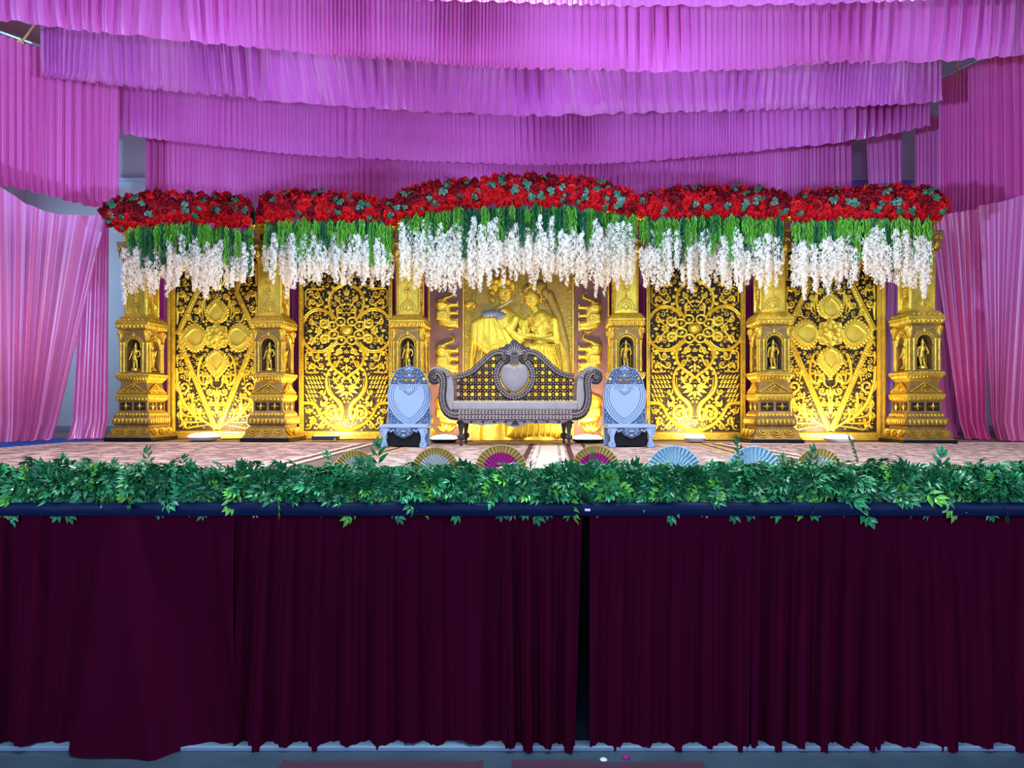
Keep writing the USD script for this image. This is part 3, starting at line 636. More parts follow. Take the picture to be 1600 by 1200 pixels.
CU = [-5.03, -3.22, -1.395, 1.395, 3.22, 5.03]
CL = ['leftmost carved golden column on a black plinth, sky-blue wall beside it', 'second golden column from the left, between the lotus panel and the scroll panel', 'golden column behind the left pale blue low chair', 'golden column behind the right pale blue low chair',
      'second golden column from the right, between the scroll panel and the lotus panel', 'rightmost carved golden column on a black plinth, mauve drapes beside it']
col0 = build_column('carved_column', CL[0], bw(CU[0], .18))
for u, l in zip(CU[1:], CL[1:]): dup(col0, 'carved_column', l, bw(u, .18), PSI)

# ---- carved panels between the columns; drawn in picture pixels about the panel's middle
SP, FY = .00876, 686.5
def P(pts): return np.array([(x * SP, (FY - y) * SP) for x, y in np.atleast_2d(np.asarray(pts, float))])
def mirror(m): return np.asarray(m[0]) * [-1, 1, 1], np.asarray(m[1])[:, ::-1]

class Carver:
    """collects the carved pieces of one panel and remembers where they lie, so that the gaps can be filled"""
    def __init__(s): s.parts, s.pts = [], []
    def add(s, name, m, pts, sym=True, step=True):
        for q in ([m, mirror(m)] if sym else [m]): s.parts.append((name, q))
        s.pts.append(np.asarray(pts))
        if sym: s.pts.append(np.asarray(pts) * [-1, 1])
    def band(s, name, pts, w, h=.018, sym=True, closed=False, n=40, h0=0.0, groove=True, sm=True):
        p = smooth_path(P(pts), n, closed) if sm else P(pts)
        s.add(name, ribbon(p, w * SP, h, closed, h0, groove), p, sym)
        return p
    def scroll(s, tail, cx, cy, r, turns, a0, d, w=2.0, h=.02, sym=True, h0=0.0):
        w *= 1.2; h *= 1.35
        t = P(tail) if len(tail) else np.zeros((0, 2)); c = P([(cx, cy)])[0]
        m, p = curl(t, c[0], c[1], r * SP, turns, a0, d, w * SP, h, h0=h0)
        s.add('scroll', m, p, sym)
    def leaf(s, base, tip, hw, h=.018, sym=True, name='leaf', h0=0.0, prof=None):
        q = petal_pts(P([base])[0], P([tip])[0], hw * SP, 8); s.add(name, dome2(q, h, h0, **({'prof': prof} if prof else {})), np.vstack([q, [q.mean(0)]]), sym)
    def knob(s, x, y, r, h=.02, sym=True, name='knob', ry=None, h0=0.0):
        c = P([(x, y)])[0]; m = mv(ball((0, 0, 0), (r * SP, (ry or r) * SP, h), 2), (c[0], c[1], h0)); s.add(name, m, [c], sym)
    def flower(s, x, y, r, n=6, h=.018, sym=True, a0=.3):
        ms, pp = [], []
        for k in range(n):
            a = a0 + k * 2 * PI / n; q = petal_pts(P([(x + .2 * r * math.cos(a), y + .2 * r * math.sin(a))])[0], P([(x + r * math.cos(a), y + r * math.sin(a))])[0], r * .36 * SP, 7); ms.append(dome2(q, h)); pp.append(q)
        c = P([(x, y)])[0]; ms.append(mv(ball((0, 0, 0), (r * .3 * SP, r * .3 * SP, h * 1.5), 1), (c[0], c[1], 0)))
        s.add('flower', cat(ms), np.vstack(pp), sym)
    def fill(s, x0, x1, y0, y1, seed, rmin=3.0, rmax=7.5, n=400, half=True, inside=None):
        """little curls and leaves wherever the ground is still bare"""
        rng = random.Random(seed); out = []
        tree = cKDTree(np.vstack(s.pts)); k0 = len(s.pts)
        for _ in range(n):
            x, y = (rng.uniform(1.5, x1) if half else rng.uniform(x0, x1)), rng.uniform(y0, y1)
            if inside is not None and not inside(x, y): continue
            q0 = P([(x, y)])[0]; d = tree.query(q0)[0] / SP - 1.5
            if d > 1.3 and len(s.pts) > k0: d = min(d, np.sqrt(((np.vstack(s.pts[k0:]) - q0) ** 2).sum(1).min()) / SP - 1.6)
            d = min(d, rmax, x1 - abs(x), y1 - y, y - y0)
            if d < rmin: 
                if d > 1.3:
                    a = rng.uniform(0, 2 * PI); r = d
                    q = petal_pts(P([(x - r * math.cos(a), y - r * math.sin(a))])[0], P([(x + r * math.cos(a), y + r * math.sin(a))])[0], r * .5 * SP, 6)
                    for m in ((dome2(q, .012), mirror(dome2(q, .012))) if half else (dome2(q, .012),)): out.append(m)
                    s.pts.append(q); s.pts.append(q * [-1, 1] if half else q)
                continue
            a = rng.uniform(0, 2 * PI); dr = rng.choice((-1, 1)); c = P([(x, y)])[0]
            m, p = curl(np.zeros((0, 2)), c[0], c[1], d * SP, 1.15, a, dr, max(1.3, d * .3) * SP, .017)
            s.parts.append(('scroll', m)); s.pts.append(p)
            if half: s.parts.append(('scroll', mirror(m))); s.pts.append(p * [-1, 1])
        if out: s.parts.append(('small_leaves', cat(out)))
    def build(s, parent, v0, m):
        for name, q in s.parts: obj(name, stand(q, v0), m, parent, smooth=45, kind='stuff' if name == 'small_leaves' else None)

def panel_frame(t, hw, hi, z0, z1, zb, beads, parts=4):
    """hw outer, hi inner half width; stepped moulding on four sides"""
    w = hw - hi
    prof = [(0, .05), (.12, .07), (.3, .07), (.36, .052), (.62, .052), (.7, .066), (.86, .066), (1, .02)]
    def side(a0, a1, axis, o, i):
        n = len(prof); v = []
        for e in (a0, a1):
            for f, h in prof:
                x = o + (i - o) * f
                v.append((x, e, h) if axis == 'z' else (e, x, h))
        v = np.array(v, float); f = tri([[k, k + 1, n + k + 1, n + k] for k in range(n - 1)])
        return v, f
    obj('frame_stile', stand(side(z0, z1, 'z', -hw, -hi)), GOLD, t, smooth=20); obj('frame_stile', stand(side(z1, z0, 'z', hw, hi)), GOLD, t, smooth=20)
    obj('frame_rail', stand(side(-hw, hw, 'x', z0, zb)), GOLD, t, smooth=20); obj('frame_rail', stand(side(hw, -hw, 'x', z1, z1 - w)), GOLD, t, smooth=20)
    if beads:
        ms = []
        for z in np.arange(zb + .03, z1 - .05, .03):
            ms += [mv(ball((0, 0, 0), (.010, .013, .010), 1), (s * (hi + w * .5), z, .055)) for s in (-1, 1)]
        for x in np.arange(-hi, hi, .036): ms.append(mv(ball((0, 0, 0), (.014, .010, .010), 1), (x, z0 + (zb - z0) * .5, .055)))
        obj('bead_row', stand(cat(ms)), GOLD, t, kind='stuff')

def scroll_panel(loc, label):
    t = thing('scroll_panel', label, 'panel', loc, PSI, 'carved scroll panels of the backdrop')
    z1 = 2.86; hi = 67.5 * SP
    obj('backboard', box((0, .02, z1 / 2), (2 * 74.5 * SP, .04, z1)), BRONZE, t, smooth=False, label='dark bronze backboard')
    panel_frame(t, 74.5 * SP, hi, 0.0, z1, (FY - 673) * SP, True)
    C = Carver()
    # middle flower
    C.knob(0, 515.8, 8, .03, False, 'boss', 6.4)
    C.band('boss_rim', [(9.5 * math.cos(a), 515.8 + 7.8 * math.sin(a)) for a in np.linspace(0, 2 * PI, 16, endpoint=False)], 1.1, .02, False, True, 24)
    for cx, cy, a in ((9.5, 501.5, -1.0), (22, 508, -.35), (20.5, 522, .45), (8.5, 531, 1.1)):
        C.band('petal', [(cx + 8.2 * math.cos(b) * (1.0 if abs(a) < .7 else .9), cy + 6.2 * math.sin(b)) for b in np.linspace(0, 2 * PI, 14, endpoint=False)], 1.9, .024, True, True, 22, groove=False)
        C.knob(cx * .92, cy + (515.8 - cy) * .08, 2.8, .022)
    # pointed medallion on top
    top = [(16, 499), (23, 489), (27.5, 476), (26, 462), (18, 451), (7, 445), (0, 438)]
    C.band('medallion_band', top, 2.6, .026)
    for a, b in zip(resample(top, 9)[:-1], resample(top, 9)[1:]):
        m = (a + b) / 2; n = np.array([-(b - a)[1], (b - a)[0]]) / np.linalg.norm(b - a); n = n * (1 if n @ (m - [0, 470]) > 0 else -1)
        C.leaf(m + n * 2.5, m + n * 8 + [0, -3], 3.2)
    C.scroll([(2, 484), (8, 477)], 13, 466, 5.5, 1.2, .9, -1, 2.0); C.scroll([(3, 496), (14, 494)], 10.5, 484, 6, 1.2, 1.2, -1, 2.2)
    C.leaf((1.5, 474), (13, 477), 2.4); C.leaf((1, 462), (4.5, 451), 2.2); C.knob(2.6, 474, 2.4); C.knob(0, 481, 1.8, sym=False); C.knob(0, 487, 1.8, sym=False); C.leaf((0, 462), (0, 447), 2.4, sym=False)
    # round side medallions
    c = (44, 515.8)
    C.band('medallion_band', [(c[0] + 28 * math.cos(a), c[1] + 33 * math.sin(a)) for a in np.linspace(PI + .62, 3 * PI - .62, 22)], 2.7, .026, n=60)
    for a in np.linspace(-2.2, 2.2, 13):
        if c[0] + 34 * math.cos(a) > 66: continue
        C.leaf((c[0] + 31 * math.cos(a), c[1] + 36 * math.sin(a)), (c[0] + 38 * math.cos(a + .1 * np.sign(a)), c[1] + 43 * math.sin(a + .1 * np.sign(a))), 3.6)
    C.scroll([(25, 512), (30, 498)], 36, 503, 8.5, 1.3, 3.6, 1, 3.0); C.scroll([(42, 510), (48, 508)], 54, 502.5, 5.2, 1.2, 1.2, -1, 2.0)
    C.scroll([(26, 520), (30, 535)], 35, 529.5, 8.5, 1.3, 2.6, -1, 3.0); C.scroll([(42, 522), (48, 524)], 53, 531, 6, 1.2, -1.2, 1, 2.2)
    C.flower(44.5, 516, 7.5, 6); C.leaf((54, 516), (64, 516), 2.6)
    # heart below
    heart = [(13, 534), (22, 541), (27.5, 553), (26, 566), (17, 578), (7, 585), (0, 592)]
    C.band('heart_band', heart, 2.7, .026)
    for a, b in zip(resample(heart, 10)[:-1], resample(heart, 10)[1:]):
        m = (a + b) / 2; n = np.array([-(b - a)[1], (b - a)[0]]) / np.linalg.norm(b - a); n = n * (1 if n @ (m - [0, 560]) > 0 else -1)
        C.leaf(m + n * 2.5, m + n * 7.5 + [0, 3], 3.0)
    C.scroll([(1.5, 541), (8, 541)], 10.5, 549, 6, 1.25, -.9, 1, 2.2); C.scroll([(3, 561), (9, 558)], 16, 567, 4.8, 1.2, -1.6, 1, 1.8); C.flower(0, 562, 5, 5, sym=False); C.leaf((0, 568), (0, 583), 2.5, sym=False); C.leaf((2, 572), (10, 577), 2.0); C.leaf((4, 556), (15, 559), 2.2)
    # side cartouches
    for ya, yb in ((450, 481), (549, 582)):
        C.band('cartouche_band', [(34, ya), (62, ya + 1), (65, ya + 5), (65, yb - 5), (60, yb), (44, yb - 1)], 1.5, .02, sm=False)
        C.scroll([(62, ya + 6), (55, ya + 4)], 47, ya + 9, 6, 1.2, -.4, -1, 2.0); C.scroll([(61, yb - 6), (58, yb - 14)], 54, yb - 9, 6, 1.2, -.6, 1, 2.0); C.scroll([(58, ya + 16)], 41, (ya + yb) / 2 + 5, 5.5, 1.2, -.9, -1, 1.9)
    # upper part, behind the flowers
    C.band('medallion_band', [(0, 438), (10, 424), (26, 412), (30, 396), (20, 380), (0, 372)], 2.6, .024)
    C.scroll([(2, 430), (8, 420)], 14, 402, 9, 1.3, 1.2, -1, 2.6); C.scroll([(62, 440), (50, 428)], 48, 412, 9, 1.3, 1.0, -1, 2.6)
    # lyre that runs down into two big scrolls
    lyre = [(28, 577), (32, 590), (30.5, 606), (23, 618), (12, 627), (7, 636), (6.5, 646), (11, 656)]
    C.scroll(lyre, 23, 645.5, 12.5, 1.45, 1.9, -1, 3.6, .03)
    C.band('lyre_edge', [(x - 4.2, y) for x, y in lyre[1:5]], .9, .012, groove=False)
    C.scroll([(5, 597), (14, 600)], 16, 592, 5, 1.2, .6, -1, 2.0); C.leaf((3, 602), (22, 606), 3.4); C.leaf((2, 607), (19, 614), 3.0); C.leaf((1, 611), (12, 620), 2.6); C.flower(6, 606, 4.5, 5); C.knob(0, 603, 2.5, sym=False); C.leaf((0, 610), (0, 624), 2.4, sym=False)
    C.flower(0, 658.5, 7, 5, sym=False, a0=PI / 2)
    C.leaf((30, 626), (38, 616), 3.0); C.scroll([(26, 628)], 33, 632, 5, 1.2, 2.6, -1, 1.9); C.leaf((38, 636), (41, 624), 3.0); C.scroll([(34, 608)], 38.5, 612, 4.6, 1.1, 3.4, 1, 1.8)
    # lattice ground beside the lyre
    for k in range(7):
        for j in range(6):
            x, y = 38 + 5.2 * k + (2.6 if j % 2 else 0), 589 + 7.0 * j
            if x > 65 or (x < 46 and y > 604) or y > 624: continue
            C.leaf((x - 3, y + 3.6), (x + 3, y - 3.6), 1.5, .02, name='lattice_strip'); C.leaf((x + 1.2, y + 3.2), (x - 2.0, y + .6), 1.0, .012, name='lattice_strip')
    # bottom bow
    bow = [(67, 629), (53, 630), (47, 637), (40, 650), (28, 662), (14, 669), (0, 671)]
    C.band('bow_band', bow, 2.8, .026, n=50)
    for k in range(9):
        f = k / 8; x, y = np.array([50, 640]) * (1 - f) + np.array([16, 674]) * f
        C.leaf((x + 3, y + 2.2), (x + 9 - 3 * f, y - 1 + 3 * f), 2.2, .016)
    C.scroll([(66, 636)], 60, 641, 4.5, 1.2, -.5, -1, 1.7); C.scroll([(66, 670), (58, 668)], 55, 658, 6.5, 1.3, 1.6, 1, 2.0); C.scroll([(48, 671)], 41, 666, 5, 1.2, 1.6, 1, 1.8)
    C.fill(0, 66, 372, 671, 5, 1.9, 5.0, 2600)
    C.build(t, -.003, GOLD2)
    return t

def lotus_panel(loc, label):
    t = thing('lotus_panel', label, 'panel', loc, PSI, 'carved lotus panels of the backdrop')
    z1 = 2.80; hi = 67 * SP; hw = 79 * SP
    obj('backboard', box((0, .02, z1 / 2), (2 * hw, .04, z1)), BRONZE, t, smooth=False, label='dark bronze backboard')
    panel_frame(t, hw, hi, 0.0, z1, (FY - 673) * SP, False)
    C = Carver()
    cy = 524.4
    def radial(r0, r1, hw, h, a, name, h0):
        q = petal_pts(P([(r0 * math.cos(a), cy + r0 * math.sin(a))])[0], P([(r1 * math.cos(a), cy + r1 * math.sin(a))])[0], hw * SP, 12, .62)
        C.add(name, dome2(q, h, h0, ((1, 0), (.95, .8), (.82, 1), (.5, .7), (0, .5))), q, False)
    for k in range(8): radial(6, 23, 7.2, .026, k * PI / 4, 'outer_petal', 0.0)
    for k in range(8): radial(3, 15.5, 5.2, .026, k * PI / 4 + PI / 8, 'inner_petal', .020)
    C.knob(0, cy, 6.4, .030, False, 'boss', h0=.036)
    def lotus(base, tip, hw, tip2, hw2, sym):
        b, t_ = np.array(base, float), np.array(tip, float)
        C.leaf(base, tip2, hw2, .016, sym, 'petal_back', prof=((1, 0), (.97, .8), (.86, 1), (0, .8)))
        C.leaf(base, tip, hw, .030, sym, 'petal', h0=.012, prof=((1, 0), (.97, .9), (.88, 1), (.80, .9), (.74, .45), (.4, .5), (0, .75)))
        o = petal_pts(P([base])[0], P([tip2])[0], hw2 * SP, 12); o = resample(np.vstack([o, o[:1]]), 26); c = o.mean(0)
        for q in o[1:-1]:
            m = mv(ball((0, 0, 0), (3.1 * SP, 3.1 * SP, .022), 1), (q[0], q[1], .002)); C.add('petal_scallop', m, [q], sym)
    lotus((0, 503), (0, 469.5), 13.5, (0, 464), 18, False)
    lotus((0, 546), (0, 581), 12.5, (0, 590), 17.5, False)
    lotus((17, cy + 1), (54, cy + 1), 16, (62, cy + 1), 21, True)
    # crossed straps
    for pts in ([(31, 452), (64, 521)], [(62, 529), (1.5, 671)], [(64, 372), (31, 452)]):
        p = P(pts); p = resample(p, 30); C.add('strap', ribbon(p, 2.8 * SP, .012), p)
        nn = np.array([-(p[-1] - p[0])[1], (p[-1] - p[0])[0]]); nn /= np.linalg.norm(nn); L = np.linalg.norm(p[-1] - p[0]); k = int(L / (4.2 * SP))
        d = (p[-1] - p[0]) / L
        rp = cat([mv(dome2(petal_pts(np.zeros(2) - d * 2.2 * SP - nn * 1.6 * SP, d * 2.2 * SP + nn * 1.6 * SP, 1.25 * SP, 6), .014), (*(p[0] + (p[-1] - p[0]) * (i + .5) / k), .011)) for i in range(k)])
        C.add('strap_rope', rp, p)
        for s in (-1, 1): C.add('strap_edge', ribbon(p + nn * s * 3.5 * SP, .8 * SP, .02), p + nn * s * 3.5 * SP)
    # inside the lower V
    C.band('stem', [(10, 594), (22, 600), (30, 588), (29, 570), (24, 555)], 2.2, .02)
    C.scroll([(2, 606), (8, 601)], 11, 592, 6, 1.3, 1.6, -1, 2.2); C.scroll([(22, 600)], 18, 583, 5.5, 1.2, .5, -1, 2.0); C.scroll([(26, 562)], 19.5, 566, 4.6, 1.2, -.2, -1, 1.8)
    C.scroll([(1.5, 630), (3, 618)], 12, 611, 7, 1.25, 2.8, 1, 2.3); C.scroll([(1.5, 645), (2.5, 634)], 9.5, 629, 5.5, 1.25, 3.0, 1, 2.0); C.leaf((0, 648), (0, 622), 2.4, sym=False); C.leaf((0, 620), (0, 603), 2.8, sym=False)
    C.scroll([(1.5, 652)], 5, 645, 3.2, 1.2, 1.2, -1, 1.5)
    # the branches that rise outside the V
    C.scroll([(2, 671), (18, 660), (34, 652), (46, 640), (56, 625)], 54, 604, 13, 1.35, .6, -1, 3.0, .024)
    C.scroll([(34, 652), (48, 650), (58, 644)], 57, 632, 7, 1.3, 1.2, -1, 2.3); C.scroll([(20, 659), (40, 660), (56, 658)], 60, 649.5, 5.5, 1.3, 1.6, -1, 2.1)
    C.scroll([(14, 664), (36, 667), (50, 669)], 53, 662.5, 5, 1.3, 1.4, -1, 1.9); C.scroll([(16, 662), (28, 650)], 33, 641, 7, 1.3, 2.6, 1, 2.2); C.scroll([(30, 655), (38, 644)], 42.5, 634, 6, 1.3, 2.4, 1, 2.1)
    C.scroll([(40, 646), (40, 628)], 44, 617, 6, 1.3, 2.6, 1, 2.1); C.scroll([(58, 620), (64, 600), (65, 585)], 59, 576, 6.5, 1.3, .3, -1, 2.3); C.scroll([(64, 572), (65, 560)], 58, 554, 6, 1.3, .3, -1, 2.1)
    C.scroll([(46, 598), (44, 588)], 49, 580, 5.5, 1.3, 3.1, 1, 2.0)
    # above the side petals, inside and outside the straps
    C.scroll([(21, 497), (28, 490)], 33, 482, 6.5, 1.3, 2.4, 1, 2.2); C.scroll([(22, 494), (24, 482)], 27, 470, 5.5, 1.3, 2.6, 1, 2.0); C.scroll([(30, 500), (40, 500)], 45, 494, 5.5, 1.3, 1.6, -1, 2.0); C.scroll([(20, 486), (20, 470)], 15, 460, 5.5, 1.3, 0, -1, 2.0)
    C.scroll([(65, 505), (64, 490)], 58, 480, 7, 1.3, .3, -1, 2.3); C.scroll([(65, 475), (64, 462)], 57, 455, 6.5, 1.3, .3, -1, 2.2); C.scroll([(52, 470)], 48, 462, 5, 1.2, 1.0, -1, 1.8); C.scroll([(65, 545), (64, 538)], 60, 540, 3.5, 1.2, 0, 1, 1.5)
    C.scroll([(0, 450), (10, 440)], 16, 428, 9, 1.3, 1.2, -1, 2.6); C.scroll([(64, 445), (64, 425)], 56, 412, 9, 1.3, .3, -1, 2.6)
    C.fill(0, 65, 372, 671, 8, 1.9, 5.0, 2600)
    C.build(t, -.003, GOLD2)
    return t

VP = .55
def ploc(px): return bw(bu(px, VP), VP)
pb = scroll_panel(ploc(541.7), 'carved gold scroll panel left of the middle, behind the left pale blue chair')
dup(pb, 'scroll_panel', 'carved gold scroll panel right of the middle, with bright light at its foot', ploc(1085.5), PSI)
pa = lotus_panel(ploc(339.5), 'carved gold panel with a four-petalled lotus, on the left')
dup(pa, 'lotus_panel', 'carved gold panel with a four-petalled lotus, on the right', ploc(1297.0), PSI)

# ---- middle panel: couple in relief, elephant strips
VC = .50
SC = (BO[1] + VC) / F
cp_ = thing('relief_panel', 'large golden relief panel of a flute player and a woman, behind the sofa', 'panel', bw(bu(809.5, VC), VC), PSI)
CX, CF = 809.5, 630 + .5 / SC
def Q(pts): return np.array([((x - CX) * SC, (CF - y) * SC) for x, y in np.atleast_2d(np.asarray(pts, float))])
def Q3(x, y, h): q = Q([(x, y)])[0]; return (q[0], q[1], h)
zt = 3.05
obj('backboard', box((0, .03, zt / 2), (2 * 139 * SC, .05, zt)), MAUVE, cp_, smooth=False, label='mauve-brown painted side strips')
obj('field', box((0, 0, zt / 2), (2 * 84 * SC, .03, zt)), FIELD, cp_, smooth=False)
for s in (-1, 1):
    obj('field_border', stand(ribbon(Q([(CX + s * 85.5, CF - 1), (CX + s * 85.5, 335)]), 2.2 * SC, .03), -.005), GOLD, cp_)
    obj('panel_edge', box((s * 140 * SC, .02, zt / 2), (3 * SC, .09, zt), .004), GOLD, cp_)

def elephant():
    """side view walking to +x, about 60 x 46 units, feet at y = 0"""
    body = Polygon([(-27, 30), (-24, 40), (-12, 45), (2, 44), (10, 46), (17, 48), (24, 45), (28, 38), (31, 30), (33, 20), (36, 14), (41, 15), (42, 20), (44, 19), (44, 12), (38, 8), (32, 9), (28, 16), (25, 24), (21, 24), (19, 14), (20, 0), (11, 0), (10, 16), (4, 15), (3, 0), (-5, 0), (-5, 15), (-10, 16), (-12, 0), (-20, 0), (-19, 15), (-22, 15), (-22, 0), (-29, 0), (-29, 20)]).buffer(1.6).buffer(-2.4).buffer(.8)
    return body
EB = elephant()
def strip_elephant(px, py, scale, flip):
    """laid on its side: head up, feet towards the middle of the panel"""
    from shapely import affinity
    def M(poly):
        p = affinity.rotate(poly, 90, origin=(0, 0)) if flip > 0 else affinity.scale(affinity.rotate(poly, 90, origin=(0, 0)), -1, 1, origin=(0, 0))
        q = Q([(px, py)])[0]; k = scale * SC
        return affinity.translate(affinity.scale(p, k, k, origin=(0, 0)), q[0], q[1])
    k = scale * SC
    ms = [puff(M(EB), .055, 8 * k, 1.7 * k)]
    cloth_ = Polygon([(-16, 24), (-14, 44.5), (3, 44), (5, 24), (-5, 20)])
    ms.append(puff(M(cloth_), .02, 3 * k, 1.6 * k, .048))
    ear = Polygon([(12, 42), (19, 40), (20, 30), (15, 25), (10, 30), (9, 38)]).buffer(1.5)
    ms.append(puff(M(ear), .02, 3 * k, 1.4 * k, .05))
    for x in (-13, -9, -5, -1, 3): ms.append(stand_free(M(LineString([(x, 25), (x + 1, 19)]).buffer(1.0)), .05, .012))
    for a in range(7):
        c = M(Point(-5 + 6 * math.cos(a), 34 + 6 * math.sin(a)).buffer(1.6, 4)); ms.append(puff(c, .012, 1.5 * k, 1.2 * k, .066))
    ms.append(puff(M(Point(24, 38).buffer(1.2, 5)), .012, 1.2 * k, 1.0 * k, .05))
    for x0 in (15.5, -.5, -16, -25.5): ms.append(stand_free(M(LineString([(x0 - 4, 3), (x0 + 4, 3)]).buffer(1.0)), .03, .03))
    tail = M(LineString([(-28, 30), (-32, 22), (-31, 14)]).buffer(1.4)); ms.append(puff(tail, .02, 1.5 * k, 1.3 * k))
    return stand(cat(ms), .004)
def stand_free(poly, h0, h): return plate(poly, h, h0)
for side, x, yy in ((1, 722, (488, 560, 642)), (-1, 897, (494, 558, 640))):
    for y in yy:
        obj('elephant', strip_elephant(x - side * 4.5, y, .82, side), GOLD, cp_, smooth=60)
for side in (-1, 1):
    for k in range(5):
        a = PI / 2 + (k - 2) * .5; b = Q([(CX + side * 113, 676)])[0]; d = np.array([math.cos(a), math.sin(a)])
        obj('lotus_petal', stand(dome2(petal_pts(b, b + d * 20 * SC, 4.5 * SC, 8), .03), .004), GOLD, cp_)
    for k in range(4):
        b = Q([(CX + side * 113 , 438 - 12 * k)])[0]; obj('scroll', stand(curl([(b[0], b[1])], b[0] + .05 * (1 if k % 2 else -1), b[1] + .03, .04, 1.3, PI, 1, .012, .03)[0], .004), GOLD, cp_)

def flat_solid(parts, name, m=GOLD, parent=cp_, squash=.55, smooth=50):
    return obj(name, stand(mf(union(parts).trim_by_plane((0, 1, 0), .004).scale((1, 1, squash)).translate((0, 0, .012)))), m, parent, smooth=smooth)
def qc(x1, y1, r1, x2, y2, r2, h1=0.0, h2=None): return cap(Q3(x1, y1, h1), r1 * SC, Q3(x2, y2, h1 if h2 is None else h2), r2 * SC, 18)
def qe(x, y, rx, ry, rz, h=0.0, rot=0):
    return m3.Manifold.sphere(1, 28).scale((rx * SC, ry * SC, rz * SC)).rotate((0, 0, rot)).translate(Q3(x, y, h))
def face(cx, cy, rx, ry, tilt, turn):
    """eyes half way down, brow ridges, nose, lips, chin, ear"""
    c, s_ = math.cos(math.radians(tilt)), math.sin(math.radians(tilt))
    def at(dx, dy): return cx + dx * c + dy * s_, cy - dx * s_ + dy * c
    h = rx * SC * .95; o = [qe(cx, cy, rx, ry, rx * 1.05, .02, tilt)]
    x, y = at(turn * .3, ry * .62); o.append(qe(x, y, rx * .62, ry * .42, rx * .75, .03, tilt))
    for e in (-1, 1):
        x, y = at(turn + e * rx * .42, -ry * .02); o.append(qe(x, y, rx * .25, ry * .11, rx * .22, h + .006, tilt))
        x, y = at(turn + e * rx * .44, -ry * .26); o.append(qe(x, y, rx * .36, ry * .06, rx * .2, h + .006, tilt + e * -8))
        x, y = at(turn * .5 + e * rx * .55, ry * .32); o.append(qe(x, y, rx * .3, ry * .26, rx * .3, h * .75, tilt))
    x1, y1 = at(turn, -ry * .12); x2, y2 = at(turn * 1.25, ry * .26)
    o.append(cap(Q3(x1, y1, h + .006), rx * .10 * SC, Q3(x2, y2, h + .030), rx * .17 * SC, 12))
    for k, (yy_, w_) in enumerate(((.46, .30), (.55, .25))):
        x, y = at(turn * 1.05, ry * yy_); o.append(qe(x, y, rx * w_, ry * .055, rx * .2, h + .012, tilt))
    x, y = at(turn * .9, ry * .82); o.append(qe(x, y, rx * .26, ry * .15, rx * .3, h * .8, tilt))
    return o
def hand(x, y, ang, L, up=0.05, spread=.10, flipt=1):
    """palm, four fingers of different length, thumb; ang is the pointing direction in the picture"""
    d = np.array([math.cos(ang), -math.sin(ang)]); n = np.array([-d[1], d[0]]); p = np.array([x, y], float); o = []
    o.append(qc(*p, L * .16, *(p + d * L * .45), L * .19, up))
    for k, (off, l) in enumerate(((-.15, .40), (-.05, .47), (.05, .44), (.14, .34))):
        a = p + d * L * .45 + n * off * L; m = a + (d * .55 + n * off * spread * 8 * .55) * l * L; e = a + (d + n * off * spread * 8) * l * L
        o += [cap(Q3(*a, up), L * .062 * SC, Q3(*m, up + .008), L * .058 * SC, 10), cap(Q3(*m, up + .008), L * .058 * SC, Q3(*e, up + .002), L * .045 * SC, 10)]
    a = p + d * L * .12 + n * flipt * .16 * L; e = a + d * L * .30 + n * flipt * .14 * L
    o.append(cap(Q3(*a, up + .008), L * .07 * SC, Q3(*e, up + .012), L * .05 * SC, 10))
    return o

# the flute player, on the left
man = face(789, 458, 11.5, 15, -4, 1.5)
man += [qc(787, 472, 6.5, 786, 486, 7.5), qe(771, 470, 3, 5, 5, .03), qc(785, 487, 9, 757, 503, 8), qc(786, 488, 10, 808, 500, 8), qc(783, 495, 19, 777, 545, 17), qc(777, 545, 17, 775, 580, 20), qc(775, 580, 20, 776, 684, 27)]
man += [qc(756, 503, 8, 751, 540, 7, .03), qc(751, 540, 7, 770, 512, 5, .04, .08), qc(806, 500, 7.5, 796, 522, 6.5, .05, .08), qc(783, 497, 7, 797, 519, 6.2, .07, .09), qc(797, 519, 6.2, 815, 533, 5.2, .09)]
man += hand(770, 512, 1.9, 20, .10) + hand(812, 531, .35, 17, .11)
flat_solid(man, 'flute_player', GOLD2)
hair = [qe(786, 440, 15, 12, 9, .01), qe(773, 448, 7, 9, 8, .02), qe(801, 447, 5, 8, 7, .02), qc(786, 432, 8, 787, 415, 4), qe(769, 458, 5, 5, 7, .03), qe(767, 468, 4, 4, 6, .03), qe(776, 440, 5, 5, 9, .06), qe(785, 438, 5, 5, 9, .07), qe(794, 440, 5, 5, 9, .06), qe(770, 440, 5, 5, 7, .03), qe(766, 449, 4.5, 4.5, 7, .03)]
flat_solid(hair, 'hair', GOLD, smooth=50)
shawl = [puff(Q([(735, 503), (748, 497), (763, 490), (774, 493), (786, 505), (797, 520), (806, 533), (800, 548), (786, 556), (776, 563), (764, 556), (752, 548), (744, 540), (738, 600), (731, 600)]), .05, .07, .016, .055)]
for x0, y0, x1, y1 in ((748, 500, 742, 560), (757, 495, 752, 566), (764, 491, 764, 560), (768, 491, 782, 552), (772, 494, 794, 540)): shawl.append(ribbon(smooth_path(Q([(x0, y0), ((x0 + x1) / 2 + 1.5, (y0 + y1) / 2), (x1, y1)]), 14), 1.1 * SC, .018, h0=.095))
for k in range(5): shawl.append(ribbon(smooth_path(Q([(755 + k * 2, 520 + k * 6), (770 + k, 540 + k * 5), (792 - k, 530 + k * 7)]), 16), 1.0 * SC, .018, h0=.10))
obj('shawl', stand(cat(shawl)), GOLD2, cp_, smooth=55)
fe = []
